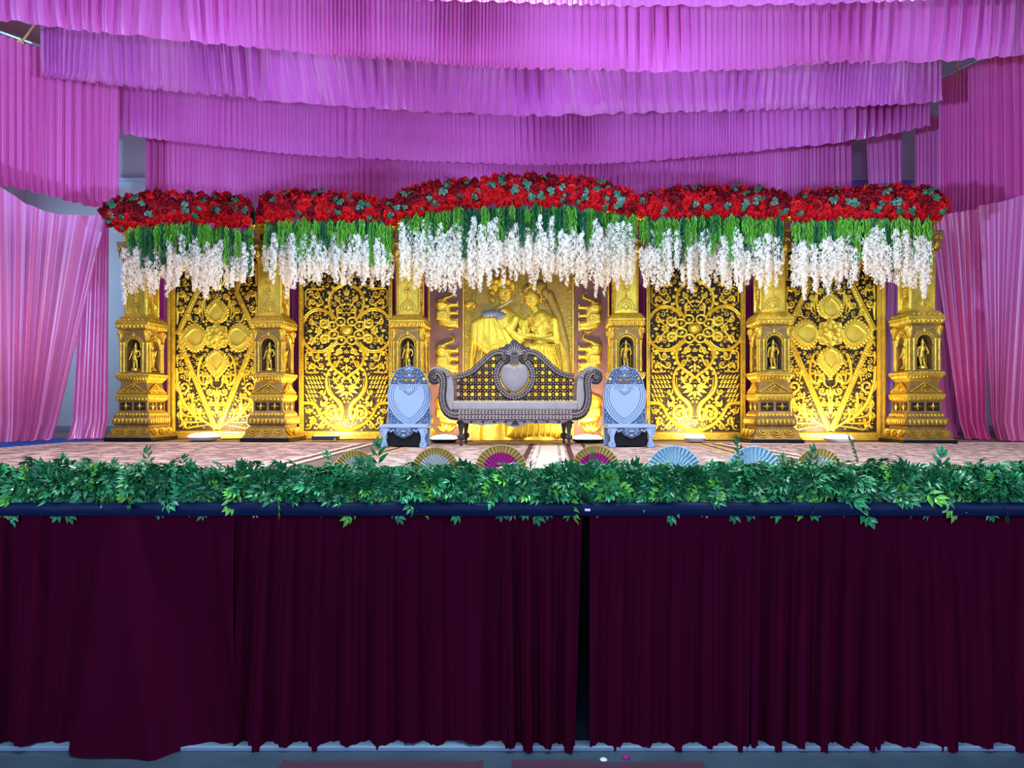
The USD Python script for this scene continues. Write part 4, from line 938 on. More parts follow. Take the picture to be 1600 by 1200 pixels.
for k in range(11):
    a = PI * (.13 + .062 * k); b = Q([(770, 501)])[0]; fe.append(dome2(petal_pts(b + .06 * np.array([math.cos(a), .5 * math.sin(a)]), b + np.array([.23 * math.cos(a), .15 * math.sin(a)]), .022, 7), .05))
obj('feather_fan', stand(cat(fe), -.115), mat('blue_grey_feather_paint', (.20, .24, .36), .4, .5), cp_, label='blue-grey feather fan')
a, b = Q([(779, 484)])[0], Q([(800.5, 471.5)])[0]
obj('flute', stand(tube([(a[0], a[1], .13), (b[0], b[1], .14)], .018, 10)), SILVER, cp_, label='pale flute')

# the woman, on the right
wom = face(831, 467, 11.5, 15, 12, -2)
wom += [qc(834, 480, 6.5, 840, 492, 7.5), qe(845, 470, 2.6, 4.5, 5, .04), qc(838, 495, 9, 822, 504, 7), qc(842, 494, 10, 866, 503, 8), qc(845, 500, 16, 846, 525, 15), qe(836, 513, 9, 9, 9, .05), qe(855, 512, 9.5, 9.5, 9, .05), qc(846, 525, 14, 845, 548, 17), qc(845, 548, 18, 842, 600, 24), qc(842, 600, 24, 843, 684, 28),
        qc(866, 503, 7.5, 870, 532, 6.5, .05, .07), qc(870, 532, 6.5, 824, 526, 4.8, .08, .11), qc(823, 504, 6, 812, 522, 5, .06), qc(812, 522, 5, 821, 527, 4.5, .09, .10)]
wom += hand(820, 524, 1.78, 25, .12, .03, -1) + hand(823, 523, 1.72, 23, .10, .03, 1)
flat_solid(wom, 'woman_with_joined_hands', GOLD2)
wh = [qe(838, 449, 17, 12, 9, .01), qe(823, 452, 6, 7, 7, .03), qe(851, 459, 7, 10, 8, .03), qc(858, 462, 8, 872, 495, 7), qc(872, 495, 7, 883, 540, 7), qc(883, 540, 7, 890, 640, 6), qe(830, 445, 5, 6, 10, .05), qe(850, 468, 3, 3, 8, .06), qe(853, 476, 3, 3, 8, .06)]
flat_solid(wh, 'hair_veil', FIELD, smooth=50)
dr = [puff(Q([(818, 540), (840, 536), (868, 540), (880, 600), (890, 684), (790, 684), (800, 600)]), .07, .10, .02, .09)]
for k in range(9): dr.append(ribbon(smooth_path(Q([(824 + k * 5, 540), (818 + k * 7.5, 600), (806 + k * 9, 682)]), 18), 1.2 * SC, .02, h0=.15))
for k in range(4): dr.append(ribbon(smooth_path(Q([(866 + 3 * k, 500 + 12 * k), (878 + 2 * k, 560), (882 + 2 * k, 640)]), 14), 1.0 * SC, .02, h0=.03))
obj('skirt_folds', stand(cat(dr)), GOLD2, cp_, smooth=55)
jw = [ribbon(smooth_path(Q([(826, 490), (836, 499), (848, 494)]), 16), .9 * SC, .015, h0=.09), ribbon(smooth_path(Q([(824, 498), (838, 512), (856, 498)]), 16), .9 * SC, .015, h0=.10), ribbon(smooth_path(Q([(828, 526), (845, 529), (862, 524)]), 16), 1.3 * SC, .02, h0=.10),
      ribbon(smooth_path(Q([(822, 455), (832, 450), (843, 458), (847, 470)]), 16), .9 * SC, .015, h0=.11), ribbon(smooth_path(Q([(772, 503), (782, 515), (796, 508)]), 16), .9 * SC, .015, h0=.11)]
rng = random.Random(4)
for _ in range(70): x, y = rng.uniform(826, 864), rng.uniform(498, 524); jw.append(mv(ball((0, 0, 0), (.007, .007, .008), 1), Q3(x, y, .10)))
for _ in range(160): x, y = rng.uniform(815, 872), rng.uniform(540, 575); jw.append(mv(ball((0, 0, 0), (.010, .008, .010), 1), Q3(x, y, .155)))
obj('jewellery', stand(cat(jw)), GOLD2, cp_, kind='stuff')
bg = []
rng = random.Random(9)
for _ in range(420):
    x = rng.choice((rng.uniform(874, 893), rng.uniform(727, 742), rng.uniform(806, 818))); y = rng.uniform(400, 560); q = Q([(x, y)])[0]; a = rng.uniform(0, PI); d = np.array([math.cos(a), math.sin(a)]) * .018
    bg.append(dome2(petal_pts(q - d, q + d, .008, 5), .012))
for k in range(5): 
    q = Q([(736, 480 - 0 * k)])[0]; a = PI / 2 + (k - 2) * .6; d = np.array([math.cos(a), math.sin(a)]); bg.append(dome2(petal_pts(q, q + d * .11, .03, 8), .05))
obj('foliage_texture', stand(cat(bg), -.015), GOLD, cp_, kind='stuff')

# ------------------------------------------------------------------ rose swags with hanging blossom
def rose_mesh(seed):
    rng = np.random.RandomState(seed); out = []
    for ring, (n, r, h, open_) in enumerate(((4, .016, .050, .1), (5, .030, .044, .45), (5, .045, .034, .85), (6, .060, .022, 1.2))):
        for k in range(n):
            a0 = 2 * PI * (k + .5 * (ring % 2) + .2 * rng.rand()) / n; hw = PI / n * 1.25; v = []
            for i in range(4):
                a = a0 + hw * (i / 3 * 2 - 1); e = 1 - .18 * abs(i / 3 * 2 - 1) ** 2
                for j in range(3):
                    t = j / 2; rr = r * (.35 + .65 * t) + .010 * open_ * t * t * e; z = h * t * e * (1 - .25 * open_ * t) - .006 * ring + (.006 if (j == 2 and i in (1, 2)) else 0) - (.010 * open_ * t * t)
                    v.append((rr * math.cos(a), rr * math.sin(a), z))
            out.append((np.array(v), grid_faces(4, 3)))
    out.append(ball((0, 0, .018), (.018, .018, .026), 1))
    out.append(ball((0, 0, -.012), (.05, .05, .022), 1))
    return cat(out)
ROSE = [rose_mesh(k) for k in range(4)]
def orient(d, spin):
    d = np.asarray(d, float); d /= np.linalg.norm(d); x = np.cross([0.02, .3, 1.0], d); x /= np.linalg.norm(x); y = np.cross(d, x)
    c, s_ = math.cos(spin), math.sin(spin)
    return np.stack([x * c + y * s_, -x * s_ + y * c, d], 1)
def leaf3(L, W, fold=.25, bend=.25):
    """a folded pointed leaf growing along +y, 12 triangles"""
    v = [(0, 0, 0)]
    for t, w in ((.25, .8), (.55, 1.0), (.8, .6)):
        z = -bend * L * t * t
        v += [(-W * w / 2, L * t, z + fold * W * w / 2), (0, L * t, z), (W * w / 2, L * t, z + fold * W * w / 2)]
    v.append((0, L, -bend * L)); v = np.array(v)
    f = [[0, 2, 1], [0, 3, 2]]
    for k in (1, 4): f += [[k, k + 1, k + 4], [k, k + 4, k + 3], [k + 1, k + 2, k + 5], [k + 1, k + 5, k + 4]]
    f += [[7, 8, 10], [8, 9, 10]]
    return v, np.array(f)
def rose_leaf_sprig(seed):
    rng = np.random.RandomState(seed); o = []
    for k in range(5):
        a = (k - 2) * .75 + rng.uniform(-.2, .2); m = leaf3(.065 - .008 * abs(k - 2), .040, .3, .35)
        o.append(mv(m, (0, 0, .004 * k), 1, a))
    return cat(o)
RL = [rose_leaf_sprig(k) for k in range(4)]

def strand_mesh(L, seed, tail):
    """a hanging string of small four-petalled blossoms, thinner at its end"""
    rng = np.random.RandomState(seed); n = int(L / .0056); o = [tube([[0, 0, 0], [0, 0, -L]], .0025, 3)]
    V, Fc = [], []
    base = []
    for k in range(4):
        a = k * PI / 2
        base += [(0, 0, 0), (.45 * math.cos(a - .55), .45 * math.sin(a - .55), .18), (1.0 * math.cos(a), 1.0 * math.sin(a), .10), (.45 * math.cos(a + .55), .45 * math.sin(a + .55), .18)]
    base = np.array(base); bf = np.array([[4 * k, 4 * k + 1, 4 * k + 2] for k in range(4)] + [[4 * k, 4 * k + 2, 4 * k + 3] for k in range(4)])
    for i in range(n):
        t = i / n; z = -L * t + rng.uniform(-.01, .01); rad = .046 * (1 - .55 * t ** 3) * rng.uniform(.35, 1.0) * (1 if t > .12 else .5 + 4 * t)
        a = rng.uniform(0, 2 * PI); c = np.array([rad * math.cos(a), rad * math.sin(a), z]); s_ = rng.uniform(.019, .034) * (1 - .3 * t)
        d = np.array([math.cos(a), math.sin(a), rng.uniform(-.6, .3)])
        o.append((base * s_ @ orient(d, rng.uniform(0, 6)).T + c, bf))
    return cat(o)
def frond_mesh(L, seed):
    """needle-like drooping greenery"""
    rng = np.random.RandomState(seed); o = [tube([[0, 0, 0], [0, 0, -L]], .002, 3)]
    n = int(L / .0040); vs, fs = [], []
    for i in range(n):
        z = -L * rng.rand() ** .9; a = rng.uniform(0, 2 * PI); l = rng.uniform(.05, .11); w = rng.uniform(.004, .009)
        p = np.array([.006 * math.cos(a), .006 * math.sin(a), z]); d = np.array([math.cos(a) * .38, math.sin(a) * .38, -1.0]); sd = np.array([-math.sin(a), math.cos(a), 0]) * w
        m = p + d * l * .5 + [.012 * math.cos(a), .012 * math.sin(a), 0]; e = p + d * l
        b = len(vs) * 4; vs.append([p, m - sd, e, m + sd]); fs += [[b, b + 1, b + 2], [b, b + 2, b + 3]]
    o.append((np.array(vs).reshape(-1, 3), np.array(fs)))
    return cat(o)
WS = {}
def swag(name, label, top, bot, strand_top, strand_bot, seed, dark, n_roses, leaf_n, white_n, v0=-.25):
    """top, bot: picture outline of the rose cushion; strand_*: where the blossom strings begin and end"""
    rng = random.Random(seed); xa, xb = top[0][0], top[-1][0]
    um = bu((xa + xb) / 2, v0); t = thing(name, label, 'flower arrangement', bw(um, v0), PSI)
    T = lambda x: np.interp(x, [p[0] for p in top], [p[1] for p in top]); B = lambda x: np.interp(x, [p[0] for p in bot], [p[1] for p in bot])
    L = lambda x, y: np.array([bu(x, v0) - um, bz(x, y, v0)])
    # foam core
    xs = np.linspace(xa + 8, xb - 8, 40); core = []
    for x in xs:
        a, b = L(x, T(x) + 9), L(x, B(x) - 8); c = (a + b) / 2; hh = max(.02, (a[1] - b[1]) / 2)
        core.append([(c[0], .13 * math.cos(q), c[1] + hh * math.sin(q)) for q in np.linspace(0, 2 * PI, 12, endpoint=False)])
    n = len(core); cv = np.array(core).reshape(-1, 3); cf = tri([[i * 12 + k, i * 12 + (k + 1) % 12, (i + 1) * 12 + (k + 1) % 12, (i + 1) * 12 + k] for i in range(n - 1) for k in range(12)])
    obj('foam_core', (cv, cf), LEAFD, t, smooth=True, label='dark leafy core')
    placed = []
    def spot(mind, tries=60):
        for _ in range(tries):
            x = rng.uniform(xa + 4, xb - 4); f = rng.random(); y = T(x) * (1 - f) + B(x) * f
            if all((x - p[0]) ** 2 + (y - p[1]) ** 2 > mind ** 2 for p in placed):
                placed.append((x, y)); return x, y, f
        x = rng.uniform(xa + 4, xb - 4); f = rng.random(); return x, T(x) * (1 - f) + B(x) * f, f
    for i in range(n_roses):
        x, y, f = spot(8.6); a = L(x, y)
        el = (1 - 2 * f) * 1.25; yo = -.145 * math.cos(el * .9) - rng.uniform(0, .03); ex = rng.uniform(-.45, .45) + (.5 if x > xb - 12 else -.5 if x < xa + 12 else 0)
        R = orient((ex, -math.cos(el), math.sin(el) + rng.uniform(-.25, .25)), rng.uniform(0, 6)); s_ = rng.uniform(.82, 1.12)
        m = ROSES[0] if (f > .62 and rng.random() < .8) or rng.random() < .22 else ROSES[1] if rng.random() < .6 else ROSES[2]
        obj('rose', mv(ROSE[i % 4], (a[0], yo, a[1]), s_, R=R), m, t, smooth=60)
    for i in range(leaf_n):
        x, y, f = spot(4.5, 20); a = L(x, y); el = (1 - 2 * f) * 1.2
        R = orient((rng.uniform(-.6, .6), -math.cos(el), math.sin(el)), rng.uniform(0, 6))
        obj('leaf', mv(RL[i % 4], (a[0], -.175 - rng.uniform(0, .03), a[1]), rng.uniform(.8, 1.3), R=R), LEAFM, t, smooth=40)
    ST = lambda x: np.interp(x, [p[0] for p in strand_top], [p[1] for p in strand_top]); SB = lambda x: np.interp(x, [p[0] for p in strand_bot], [p[1] for p in strand_bot])
    sx0, sx1 = strand_bot[0][0] + 7, strand_bot[-1][0] - 9
    for i in range(white_n):
        x = sx0 + (sx1 - sx0) * (i + .5 + rng.uniform(-.4, .4)) / white_n
        yt = ST(x) + rng.uniform(-10, 30); yb = SB(x) + rng.uniform(-26, 9)
        if rng.random() < .12: yb += 10
        a, b = L(x, yt), L(x, yb); ln = max(.15, a[1] - b[1]); key = (int(ln / .06), i % 3)
        if key not in WS: WS[key] = strand_mesh(key[0] * .06 + .03, 100 + len(WS), 0)
        obj('white_blossom_strand', mv(WS[key], (a[0], rng.uniform(-.17, .02), a[1]), 1, rng.uniform(0, 6)), PETAL, t, smooth=False)
    gn = int(white_n * 1.25)
    for i in range(gn):
        x = sx0 + (sx1 - sx0) * (i + .5 + rng.uniform(-.4, .4)) / gn; dk = dark(x)
        y = B(x) - 2 + rng.uniform(-4, 6); a = L(x, y); ln = (rng.uniform(.13, .27) if rng.random() < .75 else rng.uniform(.27, .5)) if not dk else rng.uniform(.2, .55)
        key = ('g', int(ln / .06), i % 3)
        if key not in WS: WS[key] = frond_mesh(key[1] * .06 + .03, 300 + len(WS))
        obj('green_frond', mv(WS[key], (a[0], rng.uniform(-.12, .03), a[1]), 1, rng.uniform(0, 6)), FRONDD if dk else FRONDM, t, smooth=False)
    return t

rd = lambda p: (lambda x, r=random.Random(77): r.random() < (p(x) if callable(p) else p))
swag('rose_swag', 'red rose swag at the far left end of the backdrop, over the leftmost column',
     [(168, 326), (185, 315), (215, 307), (260, 303), (320, 305), (370, 309), (402, 316)], [(168, 350), (200, 362), (240, 353), (300, 350), (350, 354), (402, 360)],
     [(180, 372), (240, 384), (300, 378), (400, 384)], [(199, 478), (212, 474), (250, 452), (300, 446), (330, 466), (360, 446), (405, 452)], 1, rd(.2), 120, 24, 70)
swag('rose_swag', 'red rose swag second from the left, above the left scroll panel',
     [(405, 318), (420, 309), (460, 303), (520, 304), (580, 310), (622, 318)], [(405, 352), (440, 348), (500, 345), (560, 346), (600, 351), (622, 352)],
     [(415, 378), (500, 374), (620, 380)], [(410, 440), (430, 436), (445, 452), (520, 442), (622, 440)], 2, rd(.15), 110, 20, 66)
swag('rose_swag', 'tall arched red rose swag over the middle relief panel with dark green fronds',
     [(620, 312), (640, 298), (680, 289), (740, 282), (800, 277), (850, 277), (900, 280), (940, 288), (975, 298), (992, 312)], [(620, 345), (650, 338), (700, 328), (800, 322), (900, 325), (950, 332), (992, 340)],
     [(630, 360), (700, 352), (800, 352), (900, 352), (990, 362)], [(620, 440), (660, 446), (700, 452), (760, 448), (800, 432), (860, 440), (940, 452), (1000, 440)], 3, rd(lambda x: .75 if 720 < x < 910 else .2), 165, 46, 110)
swag('rose_swag', 'red rose swag second from the right, above the right scroll panel',
     [(992, 312), (1020, 303), (1060, 297), (1120, 295), (1180, 298), (1228, 308)], [(992, 342), (1030, 343), (1100, 338), (1180, 340), (1228, 345)],
     [(1000, 368), (1100, 366), (1228, 372)], [(995, 445), (1040, 440), (1120, 446), (1200, 446), (1228, 440)], 4, rd(.2), 115, 22, 70)
swag('rose_swag', 'red rose swag at the far right end of the backdrop, over the rightmost column',
     [(1226, 316), (1250, 305), (1300, 299), (1360, 295), (1410, 294), (1450, 300), (1472, 316)], [(1226, 344), (1260, 347), (1320, 343), (1400, 343), (1450, 346), (1472, 340)],
     [(1235, 372), (1300, 370), (1400, 366), (1465, 368)], [(1230, 452), (1260, 456), (1300, 445), (1370, 436), (1400, 440), (1440, 460), (1455, 456)], 5, rd(.3), 120, 24, 72)

# ------------------------------------------------------------------ sofa
SF, SBK = 7.6 / F, 8.15 / F
sofa = thing('wedding_sofa', 'carved dark silver sofa with scroll arms, lattice back and heart-shaped medallion', 'sofa', (.036, 7.6, ZS + .013), 0)
def A(pts, back=False):
    k, fy, cx = (SBK, 694.4, 804.2) if back else (SF, 699.1, 805)
    return np.array([((x - cx) * k, (fy - y) * k) for x, y in np.atleast_2d(np.asarray(pts, float))])
def braid(path, w, n, h=.012, h0=.02, two=True):
    """leaf chevrons along a path"""
    p = resample(path, n + 1); o = []
    for a, b in zip(p[:-1], p[1:]):
        d = (b - a); L = np.linalg.norm(d); d /= L; nn = np.array([-d[1], d[0]]); m = (a + b) / 2
        for s in ((-1, 1) if two else (1,)):
            base = m - d * L * .55 + nn * s * w * .08; tip = m + d * L * .62 + nn * s * w * .92
            o.append(dome2(petal_pts(base, tip, L * .40, 5), h, h0))
    return cat(o)
def sm(pts, n=40, back=False): return smooth_path(A(pts, back), n)
YB_ = .55
# seat, rail, arms
seat = m3.Manifold.batch_hull([m3.Manifold.sphere(.03, 16).translate((x, y, z)) for x in (-.685, .685) for y in (.015, .53) for z in (.43, .487)])
obj('seat_cushion', mf(seat), SEATM, sofa, smooth=40, label='silver-grey satin seat cushion')
obj('seat_frame', box((0, .28, .355), (1.52, .50, .10), .01), SILVERDARK, sofa)
half = [(690, 600), (683, 585.5), (676, 583)]
def scrollband(w, off, s):
    pass
bandL = [(684, 597), (679, 599), (673.5, 594.5), (674, 587), (680, 583), (688, 586), (692.5, 595), (692.5, 607), (691, 619), (692.5, 633), (698, 645), (707, 650.5), (718, 651)]
def bandpts(s): return bandL if s < 0 else [(1610 - x, y) for x, y in bandL]
for s in (-1, 1):
    p = smooth_path(A(bandpts(s)), 60)
    wv = np.interp(np.linspace(0, 1, 60), [0, .3, .75, 1], [4.0, 5.4, 6.2, 8.0]) * SF
    arm_ = obj('arm_scroll', stand(cat([ribbon(p, wv, .03, groove=False), mv(ball((0, 0, 0), (5 * SF, 5 * SF, .035), 2), (A([(679.5 if s < 0 else 1610 - 679.5, 591)])[0][0], A([(0, 591)])[0][1], 0))]), .0), SILVERDARK, sofa, smooth=50)
    q = p[14:]
    obj('arm_braid', stand(cat([braid(q, 4.6 * SF, 26, .014, .028)] + [dome2(petal_pts(c0 + .012 * d, c0 + .034 * d, .010, 6), .014, .03) for c0 in [A([(679.5 if s < 0 else 1610 - 679.5, 591)])[0]] for d in [np.array([math.cos(k * PI / 3), math.sin(k * PI / 3)]) for k in range(6)]] + [mv(ball((0, 0, 0), (.010, .010, .012), 1), (*A([(679.5 if s < 0 else 1610 - 679.5, 591)])[0], .034))]), 0), SILVER, arm_, smooth=50)
    prof = [(672, 593), (670.5, 586), (673, 579), (679, 575.5), (688, 575), (697, 579), (703, 587), (707, 600), (708, 615), (708, 640), (697, 646), (690, 634), (688.5, 619), (690, 606), (688, 598), (682, 602), (676, 601)]
    prof = A(prof if s < 0 else [(1610 - x, y) for x, y in prof]); pg = Polygon(prof).buffer(.012).buffer(-.006)
    arm = mv(tm(trimesh.creation.extrude_polygon(pg, .53, engine='earcut')), (0, 0, -.535))
    obj('arm_cushion', stand(arm, .0), SEATM, sofa, smooth=50, label='rolled silver-grey arm')
    lv = []
    for k in range(9):
        a = PI * (.95 - .105 * k); c0 = A([(689 if s < 0 else 1610 - 689, 592)])[0]; d = np.array([math.cos(a), math.sin(a)])
        lv.append(dome2(petal_pts(c0 + d * 7.5 * SF, c0 + d * 16.5 * SF, 2.3 * SF, 6), .016, .004))
    obj('arm_leaf_fan', stand(cat(lv), .0), SILVER, sofa)
rail = np.array([A([(716, 650.2)])[0], A([(894, 650.2)])[0]]); rp = resample(rail, 30)
rail_ = obj('front_rail', stand(ribbon(rp, 8.2 * SF, .03), 0), SILVERDARK, sofa)
obj('front_rail_braid', stand(cat([braid(rp + [0, 3.9 * SF], 3.0 * SF, 34, .014, .028), braid(rp - [0, 3.9 * SF], 3.0 * SF, 34, .014, .028)] + [ribbon(rp + [0, k * SF], .7 * SF, .034) for k in (-8, 0, 8)]), 0), SILVER, rail_)
ap_ = Polygon(A([(722, 657), (888, 657), (886, 661), (872, 665), (858, 663), (840, 664), (826, 663), (816, 667), (805, 670), (794, 667), (784, 663), (768, 665), (752, 666), (736, 664), (724, 662)]))
apr_ = obj('apron', stand(plate(ap_, .02), .02), SILVER, sofa, smooth=False)
obj('apron_carving', stand(cat([curl(A([(805 + s * (6 + 18 * k), 660)]), *A([(805 + s * (14 + 18 * k), 661)])[0], 2.6 * SF, 1.1, 1.5, -s, 1.0 * SF, .01)[0] for s in (-1, 1) for k in range(4)] + [dome2(petal_pts(A([(805, 658)])[0], A([(805 + 3.5 * k, 668)])[0], 1.3 * SF, 6), .012) for k in (-2, -1, 0, 1, 2)]), -.0), SILVERDARK, apr_)
legp = [(.012, 0), (.018, .006), (.020, .03), (.014, .045), (.017, .06), (.024, .075), (.028, .095), (.022, .12), (.020, .15), (.026, .19), (.036, .235), (.040, .265), (.040, .295), (.03, .31)]
for x, y in ((-.615, .05), (.612, .05), (-.59, .50), (.59, .50)):
    obj('leg', mv(cat([lathe(legp, 12)] + [mv(ball((0, 0, 0), (.016, .014, .03), 1), (.026 * math.cos(a), .026 * math.sin(a), .10)) for a in np.arange(6) * PI / 3] + [mv(ball((0, 0, 0), (.02, .02, .02), 1), (.034 * math.cos(a), .034 * math.sin(a), .265)) for a in np.arange(4) * PI / 2 - PI / 2]), (x, y, 0)), SILVERDARK, sofa, smooth=50)
# back
def back(m, d=0.0): return stand(m, YB_ - d)
MX = 803.5
for s in (-1, 1):
    mm = (lambda pts: [(2 * MX - x, y) for x, y in pts]) if s > 0 else (lambda pts: pts)
    top = sm(mm([(711, 590), (722, 588.5), (736, 583), (750, 571), (762, 559.5), (772, 553), (781, 551.5), (789, 554), (794, 560), (792, 566.5), (786, 568), (782, 564), (783, 559.5)]), 60, True)
    btr_ = obj('back_top_rail', back(ribbon(top, np.interp(np.linspace(0, 1, 60), [0, .6, .8, 1], [5.0, 5.0, 3.6, 2.6]) * SBK, .035)), SILVERDARK, sofa, smooth=50)
    cc = A(mm([(787, 560)]), True)[0]
    obj('back_rail_braid', back(cat([braid(top[:44], 4.4 * SBK, 22, .013, .03), mv(ball((0, 0, 0), (.013, .013, .02), 1), (*cc, .03))] + [dome2(petal_pts(cc + .012 * d, cc + .036 * d, .010, 6), .014, .028) for d in [np.array([math.cos(k * PI / 3), math.sin(k * PI / 3)]) for k in range(6)]])), SILVER, btr_, smooth=50)
    shf = sm(mm([(785, 567), (777, 577), (774.5, 590), (778, 604), (787, 615.5), (797, 621), (803.5, 622)]), 40, True)
    mfr_ = obj('medallion_frame', back(ribbon(shf, 5.2 * SBK, .04)), SILVERDARK, sofa, smooth=50)
    obj('medallion_braid', back(braid(shf, 4.6 * SBK, 18, .013, .034)), SILVER, mfr_, smooth=50)
heart = A([(784, 574), (789, 570.5), (796, 570), (803.5, 573), (811, 570), (818, 570.5), (823, 574), (826, 583), (825.5, 594), (821, 604), (813, 612), (803.5, 616), (794, 612), (786, 604), (781.5, 594), (781, 583)], True)
obj('medallion_pad', back(dome2(smooth_path(heart, 48, True), .05, .0, ((1, 0), (.97, .5), (.88, .85), (.6, 1), (0, 1.0)))), SEATM, sofa, smooth=True, label='heart-shaped silver-grey satin pad')
fan = A([(776, 550.5), (780, 545), (787, 544), (790, 539.5), (796, 539.5), (798.5, 534.5), (803.5, 532.5), (808.5, 534.5), (811, 539.5), (817, 539.5), (820, 544), (827, 545), (831, 550.5), (820, 551.5), (812, 556), (810, 570), (797, 570), (795, 556), (787, 551.5)], True)
cre_ = obj('crest', back(plate(Polygon(fan), .035), 0), SILVERDARK, sofa, smooth=False)
cr = []
c0 = A([(803.5, 558)], True)[0]
for k in range(11):
    a = PI / 2 + (k - 5) * .26; l = (22 - .35 * (k - 5) ** 2 + (4 if abs(k - 5) > 3 else 0)) * SBK; d = np.array([math.cos(a), math.sin(a)]); cr.append(dome2(petal_pts(c0 + d * .03, c0 + d * l, 1.5 * SBK, 6), .012, .034))
for k in range(5): cr.append(ribbon(A([(798.5 + 2.5 * k, 560), (798.8 + 2.35 * k, 569.5)], True), .8 * SBK, .01, h0=.034))
cr.append(ribbon(A([(797, 558.5), (810, 558.5)], True), 1.1 * SBK, .014, h0=.034))
obj('crest_leaves', back(cat(cr)), SILVER, cre_)
# lattice of rings and balls between the rails
hp = Polygon(A([(774, 575), (777, 604), (787, 618), (803.5, 624), (820, 618), (830, 604), (833, 575), (803, 560)], True))
topL = A([(711, 590), (722, 588.5), (736, 583), (750, 571), (762, 559.5), (774, 552), (786, 553)], True)
region = Polygon(np.vstack([topL, (topL * [-1, 1])[::-1] + [2 * A([(MX, 0)], True)[0][0], 0], A([(897, 632), (713, 632)], True)])).difference(hp)
st_x, st_y = 5.5 * SBK, 5.6 * SBK; bars, nring = [], 0
for i in range(-20, 21):
    for j in range(0, 16):
        c = np.array([A([(MX, 0)], True)[0][0] + i * st_x, A([(0, 629)], True)[0][1] + j * st_y])
        if not region.contains(Point(c)): continue
        if (i + j) % 2 == 0:
            if j % 2 == 0: obj('lattice_ring', back(ribbon(np.array([c + 4.1 * SBK * np.array([math.cos(a), math.sin(a)]) for a in np.linspace(0, 2 * PI, 12, endpoint=False)]), 1.25 * SBK, .02, True), .005), SILVERDARK, sofa, smooth=50)
            else: bars.append(mv(ball((0, 0, 0), (3.0 * SBK, 3.0 * SBK, .022), 1), (c[0], c[1], .01)))
        else:
            bars.append(mv(ball((0, 0, 0), (1.6 * SBK, 1.6 * SBK, .016), 1), (c[0], c[1], .012)))
            for e in (1,):
                bars.append(ribbon(np.array([c - [st_x * .9, st_y * .9], c + [st_x * .9, st_y * .9]]), .7 * SBK, .012)); bars.append(ribbon(np.array([c - [st_x * .9, -st_y * .9], c + [st_x * .9, -st_y * .9]]), .7 * SBK, .012))
obj('lattice_bars', back(cat(bars), .005), SILVERDARK, sofa, smooth=50, kind='stuff')

